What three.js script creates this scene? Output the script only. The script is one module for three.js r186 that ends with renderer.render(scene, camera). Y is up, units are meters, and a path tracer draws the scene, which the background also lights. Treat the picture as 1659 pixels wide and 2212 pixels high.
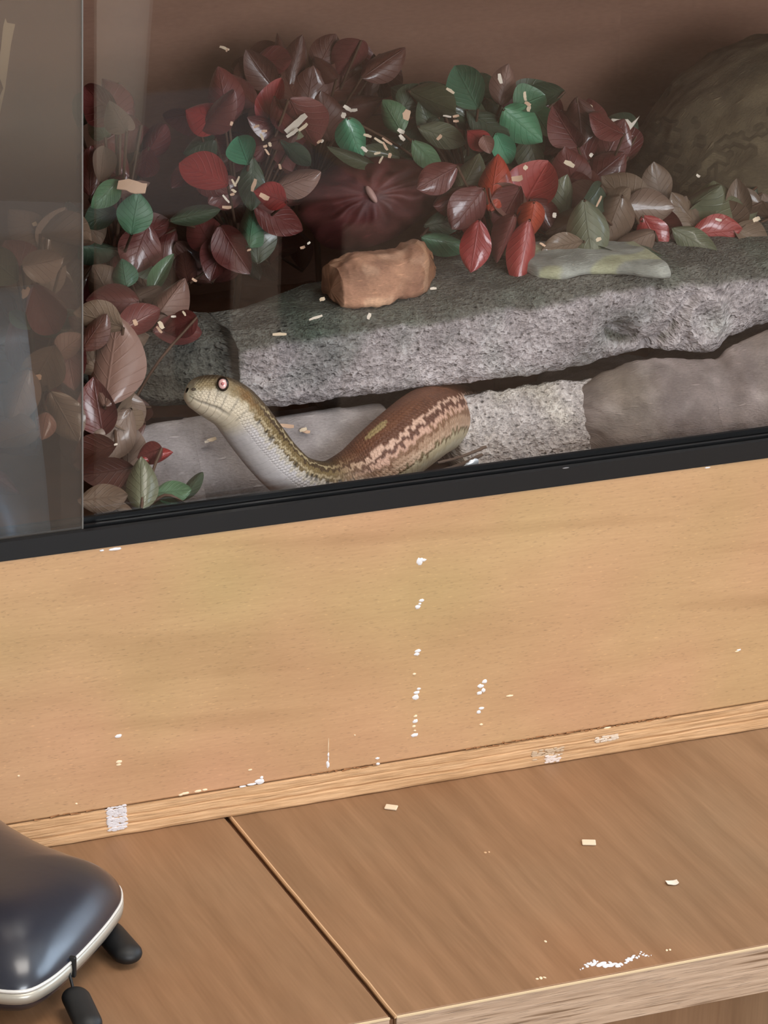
import * as THREE from 'three';
import { RoundedBoxGeometry } from 'three/addons/geometries/RoundedBoxGeometry.js';
import { mergeGeometries, mergeVertices } from 'three/addons/utils/BufferGeometryUtils.js';
import { ImprovedNoise } from 'three/addons/math/ImprovedNoise.js';
import { RectAreaLightUniformsLib } from 'three/addons/lights/RectAreaLightUniformsLib.js';

// ---------------------------------------------------------------- camera, sky, lights, exposure
const V = (x, y, z) => new THREE.Vector3(x, y, z);
const scene = new THREE.Scene();
const renderer = new THREE.WebGLRenderer({ antialias: true });
renderer.toneMapping = THREE.LinearToneMapping;
renderer.toneMappingExposure = 1.0;
renderer.shadowMap.enabled = true;
scene.background = new THREE.Color(0.35, 0.42, 0.55);            // overcast daylight outside the window

const FOCAL = 8000, IMW = 1659, IMH = 2212, YAW = 0.41737556, PITCH = 0.3920862, ROLL = 0.03314121;
const camera = new THREE.PerspectiveCamera(2 * Math.atan(IMH / 2 / FOCAL) * 180 / Math.PI, IMW / IMH, 0.05, 30);
const EYE = V(-0.76708349, 0.94767154, 1.71703966);
const LOOK = V(Math.sin(YAW) * Math.cos(PITCH), -Math.sin(PITCH), -Math.cos(YAW) * Math.cos(PITCH));
const R0 = V(Math.cos(YAW), 0, Math.sin(YAW)), U0 = new THREE.Vector3().crossVectors(R0, LOOK);
const RIGHT = R0.clone().multiplyScalar(Math.cos(ROLL)).addScaledVector(U0, Math.sin(ROLL));
const UPV = R0.clone().multiplyScalar(-Math.sin(ROLL)).addScaledVector(U0, Math.cos(ROLL));
camera.position.copy(EYE);
camera.quaternion.setFromRotationMatrix(new THREE.Matrix4().makeBasis(RIGHT, UPV, LOOK.clone().negate()));
scene.add(camera);

RectAreaLightUniformsLib.init();
const CEIL = { x: 0.35, y: 1.97, z: 0.62, w: 1.2, d: 0.6, power: 8.8, color: new THREE.Color(1.0, 0.93, 0.85) };
const WIN = { z: 3.88, y0: 0.55, y1: 1.85, x0: -0.5, x1: 1.3, power: 15.8, color: new THREE.Color(0.9, 0.95, 1.0) };
const WIN2 = { x: 2.28, y0: 0.72, y1: 1.78, z0: -0.5, z1: 1.0, power: 7.5, color: new THREE.Color(0.66, 0.82, 1.0) };

// ---------------------------------------------------------------- helpers
let seedState = 7;
const rnd = () => { seedState |= 0; seedState = seedState + 0x6D2B79F5 | 0; let t = Math.imul(seedState ^ seedState >>> 15, 1 | seedState); t = t + Math.imul(t ^ t >>> 7, 61 | t) ^ t; return ((t ^ t >>> 14) >>> 0) / 4294967296; };
const rr = (a, b) => a + (b - a) * rnd();
const perlin = new ImprovedNoise();
const nz = (x, y, z = 0) => perlin.noise(x + 31.7, y + 17.3, z + 5.1);
const fbm = (x, y, z = 0, o = 4) => { let s = 0, a = 1, n = 0; for (let i = 0; i < o; i++) { s += a * nz(x, y, z); n += a; a *= 0.5; x *= 2.03; y *= 2.03; z *= 2.03; } return s / n; };
const clamp = (x, a = 0, b = 1) => Math.min(b, Math.max(a, x));
const smooth = (a, b, x) => { const t = clamp((x - a) / (b - a)); return t * t * (3 - 2 * t); };
const mix = (a, b, t) => a + (b - a) * t;
const lin = c => { c /= 255; return c <= 0.04045 ? c / 12.92 : ((c + 0.055) / 1.055) ** 2.4; };
const S = (r, g, b) => new THREE.Color().setRGB(lin(r), lin(g), lin(b));
// the point where the sight line through a place of the photograph meets a plane of the room
function at(px, py, pl) {
  const r = LOOK.clone().addScaledVector(RIGHT, (px - IMW / 2) / FOCAL).addScaledVector(UPV, -(py - IMH / 2) / FOCAL);
  const k = pl.z !== undefined ? 'z' : pl.y !== undefined ? 'y' : 'x';
  return EYE.clone().addScaledVector(r, (pl[k] - EYE[k]) / r[k]);
}
const depthOf = p => p.clone().sub(EYE).dot(LOOK);
const mpp = p => depthOf(p) / FOCAL;                             // metres per photograph pixel at p

const used = new Map();
function numbered(name) { const n = used.get(name) || 0; used.set(name, n + 1); return n ? `${name}_${String(n).padStart(3, '0')}` : name; }
function tag(o, label, category, group, kind) { o.userData.label = label; if (category) o.userData.category = category; if (group) o.userData.group = group; if (kind) o.userData.kind = kind; return o; }
function thing(name, label, category, p = V(0, 0, 0), group) { const o = new THREE.Group(); o.name = numbered(name); o.position.copy(p); scene.add(o); return tag(o, label, category, group); }
function mesh(name, geo, mat, parent) {
  const m = new THREE.Mesh(geo, mat); m.castShadow = m.receiveShadow = true;
  if (parent) { m.name = name; parent.add(m); } else { m.name = numbered(name); scene.add(m); }
  return m;
}
function struct(name, geo, mat) { const m = mesh(name, geo, mat); m.userData.kind = 'structure'; return m; }
// planar uv in metres by the main axis of each normal
function boxUV(g, swap = false) {
  const p = g.attributes.position, n = g.attributes.normal, uv = new Float32Array(p.count * 2);
  for (let i = 0; i < p.count; i++) {
    const ax = Math.abs(n.getX(i)), ay = Math.abs(n.getY(i)), az = Math.abs(n.getZ(i)), x = p.getX(i), y = p.getY(i), z = p.getZ(i);
    let a, b; if (az >= ax && az >= ay) { a = x; b = y; } else if (ay >= ax) { a = x; b = z; } else { a = z; b = y; }
    uv[2 * i] = swap ? b : a; uv[2 * i + 1] = swap ? a : b;
  }
  g.setAttribute('uv', new THREE.BufferAttribute(uv, 2)); return g;
}
function box(x0, x1, y0, y1, z0, z1, r = 0) {
  const w = x1 - x0, h = y1 - y0, d = z1 - z0;
  const g = r ? new RoundedBoxGeometry(w, h, d, 2, Math.min(r, w / 2.01, h / 2.01, d / 2.01)) : new THREE.BoxGeometry(w, h, d);
  g.translate((x0 + x1) / 2, (y0 + y1) / 2, (z0 + z1) / 2); return boxUV(g);
}
function tex(w, h, fill, sizeX, sizeY, srgb = true, after) {
  const d = new Uint8Array(w * h * 4);
  for (let j = 0; j < h; j++) for (let i = 0; i < w; i++) { const c = fill(i / w, j / h), k = 4 * (j * w + i); d[k] = clamp(c[0], 0, 255); d[k + 1] = clamp(c[1], 0, 255); d[k + 2] = clamp(c[2], 0, 255); d[k + 3] = 255; }
  if (after) after(d, w, h);
  const t = new THREE.DataTexture(d, w, h, THREE.RGBAFormat); t.wrapS = t.wrapT = THREE.RepeatWrapping; t.magFilter = THREE.LinearFilter; t.minFilter = THREE.LinearFilter;
  if (srgb) t.colorSpace = THREE.SRGBColorSpace; t.repeat.set(1 / sizeX, 1 / sizeY); t.offset.set(0.5, 0); t.needsUpdate = true; return t;
}
// short grain strokes stamped along u
function strokes(n, lenMin, lenMax, dark, light = 0) {
  return (d, w, h) => { for (let k = 0; k < n; k++) {
    const x0 = Math.floor(rnd() * w), L = Math.floor(rr(lenMin, lenMax)), f = 1 - rr(0.3, 1) * dark * (rnd() < light ? -0.8 : 1); let y = rnd() * h; const sl = rr(-0.03, 0.03);
    for (let i = 0; i < L; i++) { const e = Math.sin(Math.PI * (i + 0.5) / L), q = 1 + (f - 1) * e, p = 4 * ((((Math.floor(y) % h) + h) % h) * w + (x0 + i) % w); for (let c = 0; c < 3; c++) d[p + c] = clamp(d[p + c] * q, 0, 255); y += sl; } } };
}
const std = (o) => new THREE.MeshStandardMaterial(o), phys = (o) => new THREE.MeshPhysicalMaterial(o);

// ---------------------------------------------------------------- materials
const panelTex = tex(2048, 1024, (u, v) => { const x = u * 0.62, y = v * 0.31;
  const a = fbm(x * 5, y * 40, 1, 3) * 12 + fbm(x * 14, y * 14, 7, 3) * 9, b = nz(x * 60, y * 900, 2) * 5 + nz(x * 300, y * 1800, 8) * 4, s = Math.max(0, nz(x * 4 + 3, y * 60 + x * 6, 11) - 0.28) * -36, k = fbm(x * 9, y * 9, 3, 2);
  const t = a + b + s; return [190 + t + k * 10, 151 + t * 0.95 - k * 4, 110 + t * 0.85 + k * 6]; }, 0.62, 0.31, true, strokes(14000, 4, 13, 0.16, 0.25));
const panelMat = std({ map: panelTex, roughness: 0.62 });
const stripTex = tex(1024, 256, (u, v) => { const x = u * 0.62, y = v * 0.02; const t = nz(x * 25, y * 900, 4) * 22 + nz(x * 120, y * 2200, 6) * 14 + fbm(x * 10, y * 40, 9, 2) * 12; return [196 + t, 155 + t, 113 + t]; }, 0.62, 0.02, true, strokes(900, 12, 60, 0.3, 0.3));
const stripMat = std({ map: stripTex, roughness: 0.7, bumpMap: stripTex, bumpScale: 0.0006 });
const tableTex = tex(1536, 1536, (u, v) => { const x = u * 0.46, z = v * 0.46; // grain runs along v
  const t = fbm(x * 90, z * 5, 1, 4) * 20 + fbm(x * 11, z * 3, 5, 3) * 16 + nz(x * 700, z * 40, 3) * 6, k = fbm(x * 7, z * 7, 12, 3); return [140 + t + k * 9, 105 + t * 0.9 - k * 2, 75 + t * 0.8 - k * 6]; }, 0.46, 0.46);
const tableMat = std({ map: tableTex, roughness: 0.55 });
const edgeTex = tex(1536, 256, (u, v) => { const x = u * 0.46, y = v * 0.03; const t = nz(x * 14, y * 420, 4) * 20 + nz(x * 50, y * 1400, 6) * 12; const s = Math.max(0, nz(x * 22 + 9, y * 520, 14) - 0.3) * -150; return [186 + t + s, 157 + t + s, 132 + t + s]; }, 0.46, 0.03, true, strokes(1200, 10, 60, 0.35, 0.2));
const edgeMat = std({ map: edgeTex, roughness: 0.7, bumpMap: edgeTex, bumpScale: 0.0005 });
const bareWood = std({ color: S(205, 165, 125), roughness: 0.75 });
const seamDark = std({ color: S(120, 82, 55), roughness: 0.8 });
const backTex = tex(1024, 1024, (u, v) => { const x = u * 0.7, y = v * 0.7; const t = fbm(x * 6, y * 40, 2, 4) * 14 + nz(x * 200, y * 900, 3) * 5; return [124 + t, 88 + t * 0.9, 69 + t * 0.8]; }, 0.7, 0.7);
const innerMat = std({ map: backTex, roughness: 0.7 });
const blackMat = std({ color: S(12, 13, 15), roughness: 0.45 });
const whitePaint = std({ color: S(232, 230, 232), roughness: 0.6 });
for (const t of [panelTex, stripTex, tableTex, edgeTex]) t.wrapS = t.wrapT = THREE.MirroredRepeatWrapping;
const creamPaint = std({ color: S(238, 214, 180), roughness: 0.7 });
const glassMat = phys({ color: 0xffffff, transmission: 1, thickness: 0, roughness: 0.0, ior: 1.5 });
const glassEdge = phys({ color: S(150, 146, 142), roughness: 0.4, transmission: 0.5, thickness: 0 });
const milkyGlass = phys({ color: S(214, 204, 194), transmission: 0.945, thickness: 0, roughness: 0.0, ior: 1.5 });  // slightly milky, warm-tinted glass of the left door
// ---------------------------------------------------------------- the room
const FL = -0.46, CE = 2.0, XL = -2.3, XR = 2.3, ZB = -0.62, ZF = 3.9;
const wallMat = std({ color: S(206, 198, 186), roughness: 0.9 }), ceilMat = std({ color: S(235, 232, 226), roughness: 0.9 });
const floorTex = tex(512, 512, (u, v) => { const t = fbm(u * 60, v * 60, 1, 3) * 26 + nz(u * 5, v * 5, 3) * 10; return [120 + t, 96 + t, 78 + t]; }, 1, 1);
const roomFloor = std({ map: floorTex, roughness: 0.95 });
struct('floor', box(XL - 0.1, XR + 0.1, FL - 0.1, FL, ZB - 0.1, ZF + 0.1), roomFloor);
struct('ceiling', box(XL - 0.1, XR + 0.1, CE, CE + 0.1, ZB - 0.1, ZF + 0.1), ceilMat);
struct('wall_back', box(XL - 0.1, XR + 0.1, FL, CE, ZB - 0.1, ZB), wallMat);
struct('wall_right', mergeGeometries([box(XR, XR + 0.1, FL, WIN2.y0, ZB, ZF), box(XR, XR + 0.1, WIN2.y1, CE, ZB, ZF), box(XR, XR + 0.1, WIN2.y0, WIN2.y1, ZB, WIN2.z0), box(XR, XR + 0.1, WIN2.y0, WIN2.y1, WIN2.z1, ZF)]), wallMat);
{ // small window in the right wall
  const W = WIN2, a = XR + 0.01, b = XR + 0.07;
  const w = struct('window_2', mergeGeometries([box(a, b, W.y0, W.y0 + 0.05, W.z0, W.z1, 0.004), box(a, b, W.y1 - 0.05, W.y1, W.z0, W.z1, 0.004), box(a, b, W.y0 + 0.05, W.y1 - 0.05, W.z0, W.z0 + 0.05, 0.004), box(a, b, W.y0 + 0.05, W.y1 - 0.05, W.z1 - 0.05, W.z1, 0.004)]), whitePaint);
  mesh('pane', box(XR + 0.035, XR + 0.04, W.y0 + 0.05, W.y1 - 0.05, W.z0 + 0.05, W.z1 - 0.05), glassMat, w);
  const l = new THREE.RectAreaLight(W.color, W.power, W.z1 - W.z0 - 0.1, W.y1 - W.y0 - 0.1);
  l.position.set(W.x, (W.y0 + W.y1) / 2, (W.z0 + W.z1) / 2); l.lookAt(W.x - 1, (W.y0 + W.y1) / 2, (W.z0 + W.z1) / 2); l.name = 'side_window_daylight'; scene.add(l);
}
struct('wall_left', box(XL - 0.1, XL, FL, CE, ZB, ZF), wallMat);
struct('wall_front', mergeGeometries([box(XL - 0.1, WIN.x0, FL, CE, ZF, ZF + 0.1), box(WIN.x1, XR + 0.1, FL, CE, ZF, ZF + 0.1), box(WIN.x0, WIN.x1, FL, WIN.y0, ZF, ZF + 0.1), box(WIN.x0, WIN.x1, WIN.y1, CE, ZF, ZF + 0.1)]), wallMat);
{ // window behind the viewer, daylight coming in through it
  const z0 = ZF + 0.01, z1 = ZF + 0.07, xm = (WIN.x0 + WIN.x1) / 2;
  const w = struct('window_1', mergeGeometries([box(WIN.x0, WIN.x1, WIN.y0, WIN.y0 + 0.05, z0, z1, 0.004), box(WIN.x0, WIN.x1, WIN.y1 - 0.05, WIN.y1, z0, z1, 0.004), box(WIN.x0, WIN.x0 + 0.05, WIN.y0 + 0.05, WIN.y1 - 0.05, z0, z1, 0.004), box(WIN.x1 - 0.05, WIN.x1, WIN.y0 + 0.05, WIN.y1 - 0.05, z0, z1, 0.004), box(xm - 0.02, xm + 0.02, WIN.y0 + 0.05, WIN.y1 - 0.05, z0, z1, 0.004)]), whitePaint);
  mesh('pane', box(WIN.x0 + 0.05, xm - 0.02, WIN.y0 + 0.05, WIN.y1 - 0.05, ZF + 0.035, ZF + 0.04), glassMat, w);
  mesh('pane', box(xm + 0.02, WIN.x1 - 0.05, WIN.y0 + 0.05, WIN.y1 - 0.05, ZF + 0.035, ZF + 0.04), glassMat, w);
  const l = new THREE.RectAreaLight(WIN.color, WIN.power, WIN.x1 - WIN.x0 - 0.1, WIN.y1 - WIN.y0 - 0.1);
  l.position.set(xm, (WIN.y0 + WIN.y1) / 2, WIN.z); l.lookAt(xm, (WIN.y0 + WIN.y1) / 2, 0); l.name = 'window_daylight'; scene.add(l);
}
{ // flat ceiling lamp
  const t = thing('ceiling_lamp', 'flat white rectangular ceiling lamp over the low table', 'lamp', V(CEIL.x, CE, CEIL.z));
  mesh('frame', new RoundedBoxGeometry(CEIL.w + 0.06, 0.024, CEIL.d + 0.06, 2, 0.006).translate(0, -0.012, 0), whitePaint, t);
  mesh('diffuser', new THREE.BoxGeometry(CEIL.w, 0.004, CEIL.d).translate(0, -0.026, 0), std({ color: 0xffffff, emissive: CEIL.color, emissiveIntensity: 1.2 }), t);
  const l = new THREE.RectAreaLight(CEIL.color, CEIL.power, CEIL.w, CEIL.d); l.position.set(CEIL.x, CEIL.y - 0.005, CEIL.z); l.lookAt(CEIL.x, 0, CEIL.z); l.name = 'ceiling_lamp_glow'; scene.add(l);
}
// ---------------------------------------------------------------- table
const TD = 0.235, SEAM = -0.0942;
{
  const t = thing('low_table', 'brown wooden low table of two boards with a seam and pale front edge', 'table', V(0, 0, 0));
  const P = (name, g, m, par = t) => mesh(name, g, m, par);
  function board(x0, x1, edgeR) {
    const b = P('board', box(x0, x1, -0.028, 0, -0.5, TD - 0.0012, 0.0009), tableMat);
    P('front_edge', box(x0 + 0.0005, x1, -0.0285, -0.0004, TD - 0.0015, TD, 0.0006), edgeMat, b);
    P('worn_edge', box(x0 + 0.0005, x1, -0.0011, -0.0002, TD - 0.0007, TD + 0.00035), std({ color: S(222, 196, 158), roughness: 0.75 }), b);
    return b;
  }
  const left = board(-0.95, SEAM - 0.0032), right = board(SEAM, 0.95);
  // the worn arris of the right board along the seam
  const sh = new THREE.Shape(); sh.moveTo(-0.0006, -0.0012); sh.lineTo(0.0008, -0.0012); sh.lineTo(0.0009, 0.00025); sh.lineTo(0.0001, 0.0003); sh.lineTo(-0.0005, -0.0004); sh.closePath();
  const ar = new THREE.ExtrudeGeometry(sh, { depth: TD + 0.5, bevelEnabled: false, steps: 60 }), p = ar.attributes.position;
  for (let i = 0; i < p.count; i++) { const z = p.getZ(i); p.setX(i, p.getX(i) + nz(z * 120, 3, 1) * 0.0005); }
  ar.computeVertexNormals(); ar.translate(SEAM, 0, -0.5);
  P('worn_arris', ar, bareWood, right);
  P('seam_filler', box(SEAM - 0.0034, SEAM, -0.024, -0.0032, -0.5, TD - 0.003), seamDark);
  for (const [x, z] of [[-0.88, 0.17], [0.88, 0.17], [-0.88, -0.44], [0.88, -0.44]]) P('leg', box(x - 0.03, x + 0.03, FL, -0.028, z - 0.03, z + 0.03, 0.003), tableMat);
  P('apron', box(-0.85, 0.85, -0.1, -0.028, 0.165, 0.185, 0.002), tableMat);
  // dried white paint smear near the front edge and little scuffs
  const smear = (pts, wid, mat, lab) => { const g = []; pts.forEach(([x, y, r]) => { const c = at(x, y, { y: 0 }); const s = new THREE.SphereGeometry(1, 8, 6); s.scale(r * wid * rr(0.9, 1.6), 0.00045, r * wid * rr(0.6, 1)); s.rotateY(rr(0, 3)); s.translate(c.x, 0.0001, c.z); g.push(s); }); return P('paint_smear', mergeGeometries(g), mat, right); };
  const pts = []; for (let i = 0; i < 46; i++) { const u = i / 45; pts.push([1256 + u * 150 + rr(-3, 3), 2093 - u * 29 + rr(-5, 5) - 6 * Math.sin(u * 9), rr(0.5, 1.5) * (0.4 + Math.sin(Math.PI * clamp(u * 1.1 + 0.05)))]); }
  smear(pts, 0.0011, whitePaint);
  smear([[1160, 2115, 1], [1168, 2113, 1.2], [1176, 2112, 0.8]], 0.001, creamPaint); smear([[1440, 2053, 1], [1447, 2052, 1]], 0.0009, creamPaint);
  smear([[1048, 1842, 1], [1056, 1841, 0.8]], 0.001, bareWood); smear([[1178, 2034, 1.3]], 0.0009, creamPaint);
}
// added props behind the viewer, out of view, to give the glass doors reflections
{ const b = thing('added_bench', 'added low dark wooden seat, unseen, for the door reflections', 'added_bench', V(0.12, FL, 1.62)); const dark = std({ color: S(88, 64, 48), roughness: 0.6 });
  mesh('seat', new RoundedBoxGeometry(1.0, 0.03, 0.4, 2, 0.006).translate(0, 0.3, 0), dark, b);
  for (const [x, z] of [[-0.45, -0.15], [0.45, -0.15], [-0.45, 0.15], [0.45, 0.15]]) mesh('leg', new RoundedBoxGeometry(0.05, 0.285, 0.05, 2, 0.005).translate(x, 0.1425, z), dark, b);
  const cg = new RoundedBoxGeometry(0.64, 0.36, 0.09, 6, 0.04), p = cg.attributes.position; for (let i = 0; i < p.count; i++) { const x = p.getX(i) / 0.32, y = p.getY(i) / 0.18; p.setZ(i, p.getZ(i) * (1 + 0.3 * (1 - x * x) * (1 - y * y))); } cg.computeVertexNormals();
  const c = mesh('added_cushion', cg, std({ color: S(240, 228, 210), roughness: 0.9 })); c.rotation.order = 'YXZ'; c.rotation.y = 0.41; c.rotation.x = 0.95; c.position.set(0.119, FL + 0.315 + 0.15, 1.638); tag(c, 'added large cream pad, unseen, reflected pale in the glass doors', 'added_cushion');  // added pad whose pale reflection brightens the door glass
  const cr = thing('added_crate', 'added low dark chest, unseen, holding the blue sheet', 'added_crate', V(0.02, FL, 1.45)); mesh('crate_body', new RoundedBoxGeometry(0.5, 0.24, 0.16, 2, 0.004).translate(0, 0.12, 0), dark, cr); mesh('lid', new RoundedBoxGeometry(0.52, 0.014, 0.18, 2, 0.004).translate(0, 0.247, 0), dark, cr);  // added prop that carries the blue sheet
  const W = 70, H = 30, g = new THREE.PlaneGeometry(0.42, 1, W, H), q = g.attributes.position; for (let i = 0; i < q.count; i++) { const u = q.getX(i) / 0.42 + 0.5, t = 0.5 - q.getY(i), hang = clamp((t - 0.15) / 0.85), z = t < 0.15 ? 1.355 + (0.15 - t) * 0.6 : 1.355 - hang * 0.22, x = -0.16 + u * (0.408 + 0.06 * hang) + (z - 1.4) * 0.435, fold = Math.sin(u * 34 + nz(u * 5, hang * 2, 1) * 5) * 0.011 * smooth(0.1, 0.6, hang); q.setXYZ(i, x, Math.max(FL + 0.006, FL + 0.2575 - hang * 0.25 + fold * 0.7), z - fold * 0.7 - (t < 0.15 ? 0 : 0.008)); }
  g.computeVertexNormals(); const cl = mesh('added_cloth', g, std({ color: S(190, 222, 248), roughness: 0.36, metalness: 0.4, side: THREE.DoubleSide })); tag(cl, 'added pale blue satin sheet, unseen, for the bluish reflection in the glass', 'added_cloth'); }  // added sheet, there only for the bluish streak reflected in the glass
// ---------------------------------------------------------------- vivarium
const VX0 = -0.64, VX1 = 0.64, VH = 0.62, VZ = -0.45, PT = 0.1725;
const viv = thing('vivarium', 'wooden vivarium with light beech front panel, black door track and sliding glass doors', 'vivarium', V(0, 0, 0));
{
  const P = (name, g, m, par = viv) => mesh(name, g, m, par);
  const front = P('front_panel', box(VX0, VX1, 0.0165, PT, -0.018, 0, 0.0012), panelMat);
  // base strip: two rounded steps of bare, layered wood
  const sh = new THREE.Shape(); sh.moveTo(-0.017, 0.0002); sh.lineTo(0.0026, 0.0002); sh.quadraticCurveTo(0.0034, 0.0008, 0.0034, 0.002); sh.lineTo(0.0030, 0.0056); sh.lineTo(0.0018, 0.0062); sh.lineTo(0.0024, 0.0072); sh.lineTo(0.0020, 0.0105); sh.lineTo(0.0012, 0.011); sh.lineTo(0.0015, 0.0119); sh.lineTo(0.0010, 0.0153); sh.lineTo(-0.0004, 0.0159); sh.lineTo(-0.017, 0.0159); sh.closePath();
  { const g = new THREE.ExtrudeGeometry(sh, { depth: VX1 - VX0, bevelEnabled: false, steps: 300 }), p = g.attributes.position;
    for (let i = 0; i < p.count; i++) { const x = p.getX(i), y = p.getY(i), l = p.getZ(i); const dx = x > -0.01 ? nz(l * 60, y * 300, 3) * 0.0006 : 0, dy = y > 0.001 && y < 0.0155 ? nz(l * 25, y * 100, 9) * 0.0007 : 0; p.setXYZ(i, VX1 - l, y + dy, x + dx); }
    g.computeVertexNormals(); boxUV(g); P('base_strip', g, stripMat); }
  // torn veneer along the bottom of the panel: slivers standing proud above the strip
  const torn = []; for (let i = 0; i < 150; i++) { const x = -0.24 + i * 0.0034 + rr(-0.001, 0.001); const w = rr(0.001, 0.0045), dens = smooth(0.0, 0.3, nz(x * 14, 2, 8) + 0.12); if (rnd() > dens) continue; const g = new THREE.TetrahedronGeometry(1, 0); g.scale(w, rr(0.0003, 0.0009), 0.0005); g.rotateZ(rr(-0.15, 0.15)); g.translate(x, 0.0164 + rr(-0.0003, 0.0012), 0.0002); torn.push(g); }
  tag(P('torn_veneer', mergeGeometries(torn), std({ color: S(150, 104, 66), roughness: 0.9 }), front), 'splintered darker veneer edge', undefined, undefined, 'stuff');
  // paint splashes and drips on the panel
  const blob = (x, y, w, h, mat, name = 'paint_drip', z = 0) => { const c = at(x, y, { z }), k = mpp(c), g = new THREE.SphereGeometry(1, 10, 7), p = g.attributes.position; const s = rr(0, 50);
    for (let i = 0; i < p.count; i++) { const q = 1 + 0.45 * nz(p.getX(i) * 1.7 + s, p.getY(i) * 1.7, 2); p.setXYZ(i, p.getX(i) * q * w * k / 2, p.getY(i) * q * h * k / 2, p.getZ(i) * 0.0005); }
    g.computeVertexNormals(); g.translate(c.x, c.y, z); return P(name, g, mat, front); };
  for (const [x, y, w, h] of [[907, 1213, 14, 18], [913, 1210, 18, 7], [911, 1297, 12, 7], [907, 1304, 8, 5], [902, 1311, 13, 9], [903, 1406, 14, 8], [900, 1413, 12, 8], [904, 1488, 10, 6], [900, 1496, 14, 8], [898, 1506, 16, 12], [897, 1558, 13, 9], [895, 1588, 17, 9], [1047, 1472, 12, 10], [1038, 1482, 15, 10], [1036, 1497, 12, 9], [1044, 1491, 10, 11], [1040, 1530, 15, 6], [1034, 1538, 11, 8], [709, 1630, 5, 9], [708, 1651, 8, 17], [709, 1640, 3, 12], [815, 1638, 10, 5], [816, 1650, 10, 6], [256, 1590, 16, 9], [524, 1699, 16, 4], [545, 1694, 22, 5], [562, 1688, 22, 12], [565, 1680, 8, 8], [249, 1186, 30, 7], [220, 1189, 10, 5], [1528, 1010, 14, 4], [1596, 1404, 10, 4]]) blob(x, y, w, h, whitePaint);
  for (const [x, y, w, h] of [[895, 1456, 8, 5], [897, 1547, 9, 6], [894, 1569, 9, 6], [896, 1578, 7, 4], [709, 1610, 2.5, 34], [257, 1646, 14, 8], [256, 1652, 12, 5], [400, 1714, 22, 6], [428, 1709, 16, 6], [443, 1706, 12, 5], [1101, 1503, 17, 5], [390, 1717, 10, 5], [165, 1736, 6, 4], [1039, 1565, 8, 5], [1312, 1572, 18, 5], [1592, 1407, 10, 3], [540, 1663, 9, 4], [40, 1676, 6, 4], [766, 1588, 4, 4]]) blob(x, y, w, h, creamPaint);
  // whitish paint patches across the base strip
  const patch = (x0, x1, y0, y1, slope, n, mat) => { const g = []; for (let i = 0; i < n; i++) { const px = rr(x0, x1), py = rr(y0, y1) + slope * (px - (x0 + x1) / 2); const c = at(px, py, { z: 0.002 }), yy = Math.max(c.y, 0.0008); const zz = yy < 0.0058 ? 0.0033 : yy < 0.0108 ? 0.0023 : yy < 0.0157 ? 0.0013 : 0; const s = new THREE.SphereGeometry(1, 7, 5); s.scale(rr(0.0008, 0.002), rr(0.0003, 0.0009), 0.0004); s.translate(c.x, yy, zz); g.push(s); } P('paint_patch', mergeGeometries(g), mat, front); };
  patch(234, 272, 1746, 1790, -0.16, 190, std({ color: S(214, 208, 210), roughness: 0.65 }));
  patch(1178, 1206, 1628, 1644, -0.18, 40, std({ color: S(222, 206, 198), roughness: 0.7 })); patch(1150, 1215, 1618, 1634, -0.18, 60, std({ color: S(190, 165, 138), roughness: 0.8 })); patch(1288, 1334, 1591, 1600, -0.18, 45, std({ color: S(214, 196, 178), roughness: 0.7 }));
  // black sliding-door track: three ribs with two grooves, on top of the panel
  const tr = new THREE.Shape(); [[0.0006, PT], [0.0006, PT + 0.0108], [-0.0022, PT + 0.0112], [-0.0022, PT + 0.005], [-0.008, PT + 0.005], [-0.008, PT + 0.0105], [-0.0102, PT + 0.0105], [-0.0102, PT + 0.005], [-0.016, PT + 0.005], [-0.016, PT + 0.0115], [-0.0185, PT + 0.0115], [-0.0185, PT]].forEach(([z, y], i) => i ? tr.lineTo(z, y) : tr.moveTo(z, y)); tr.closePath();
  const track = new THREE.ExtrudeGeometry(tr, { depth: VX1 - VX0, bevelEnabled: false }); { const p = track.attributes.position; for (let i = 0; i < p.count; i++) p.setXYZ(i, VX1 - p.getZ(i), p.getY(i), p.getX(i)); track.computeVertexNormals(); }
  tag(P('door_track', track, blackMat), 'black plastic track along the foot of the glass');
  { const s = new THREE.SphereGeometry(1, 8, 6); s.scale(0.0022, 0.0004, 0.0003); const c = at(1222, 1011, { z: 0.0008 }); s.translate(c.x, c.y, 0.0008); P('scuff', s, std({ color: S(120, 118, 120), roughness: 0.6 })); }
  // carcass
  P('floor_panel', box(VX0, VX1, 0.012, 0.03, VZ, -0.018), innerMat);
  P('back_panel', box(VX0, VX1, 0.0, VH, VZ, VZ + 0.012), innerMat);
  P('side_panel', box(VX0 - 0.018, VX0, 0, VH, VZ, 0, 0.001), panelMat); P('side_panel', box(VX1, VX1 + 0.018, 0, VH, VZ, 0, 0.001), panelMat);
  P('top_panel', box(VX0 - 0.018, VX1 + 0.018, VH, VH + 0.018, VZ, 0, 0.001), panelMat);
  P('upper_panel', box(VX0, VX1, 0.555, VH, -0.018, 0, 0.001), panelMat);
  const top = track.clone(); { const p = top.attributes.position; for (let i = 0; i < p.count; i++) p.setY(i, 0.555 - (p.getY(i) - PT)); top.computeVertexNormals(); }
  P('door_track', top, blackMat);
  // sliding doors
  const xl = at(174.5, 600, { z: -0.005 }).x, xr = at(206, 100, { z: -0.013 }).x;
  const gl = P('glass_door', box(VX0, xl, PT + 0.0055, 0.549, -0.007, -0.003), milkyGlass); gl.userData.label = 'left sliding glass door in front';
  P('polished_edge', box(xl, xl + 0.0007, PT + 0.0055, 0.549, -0.0045, -0.003), glassEdge, gl);
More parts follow.
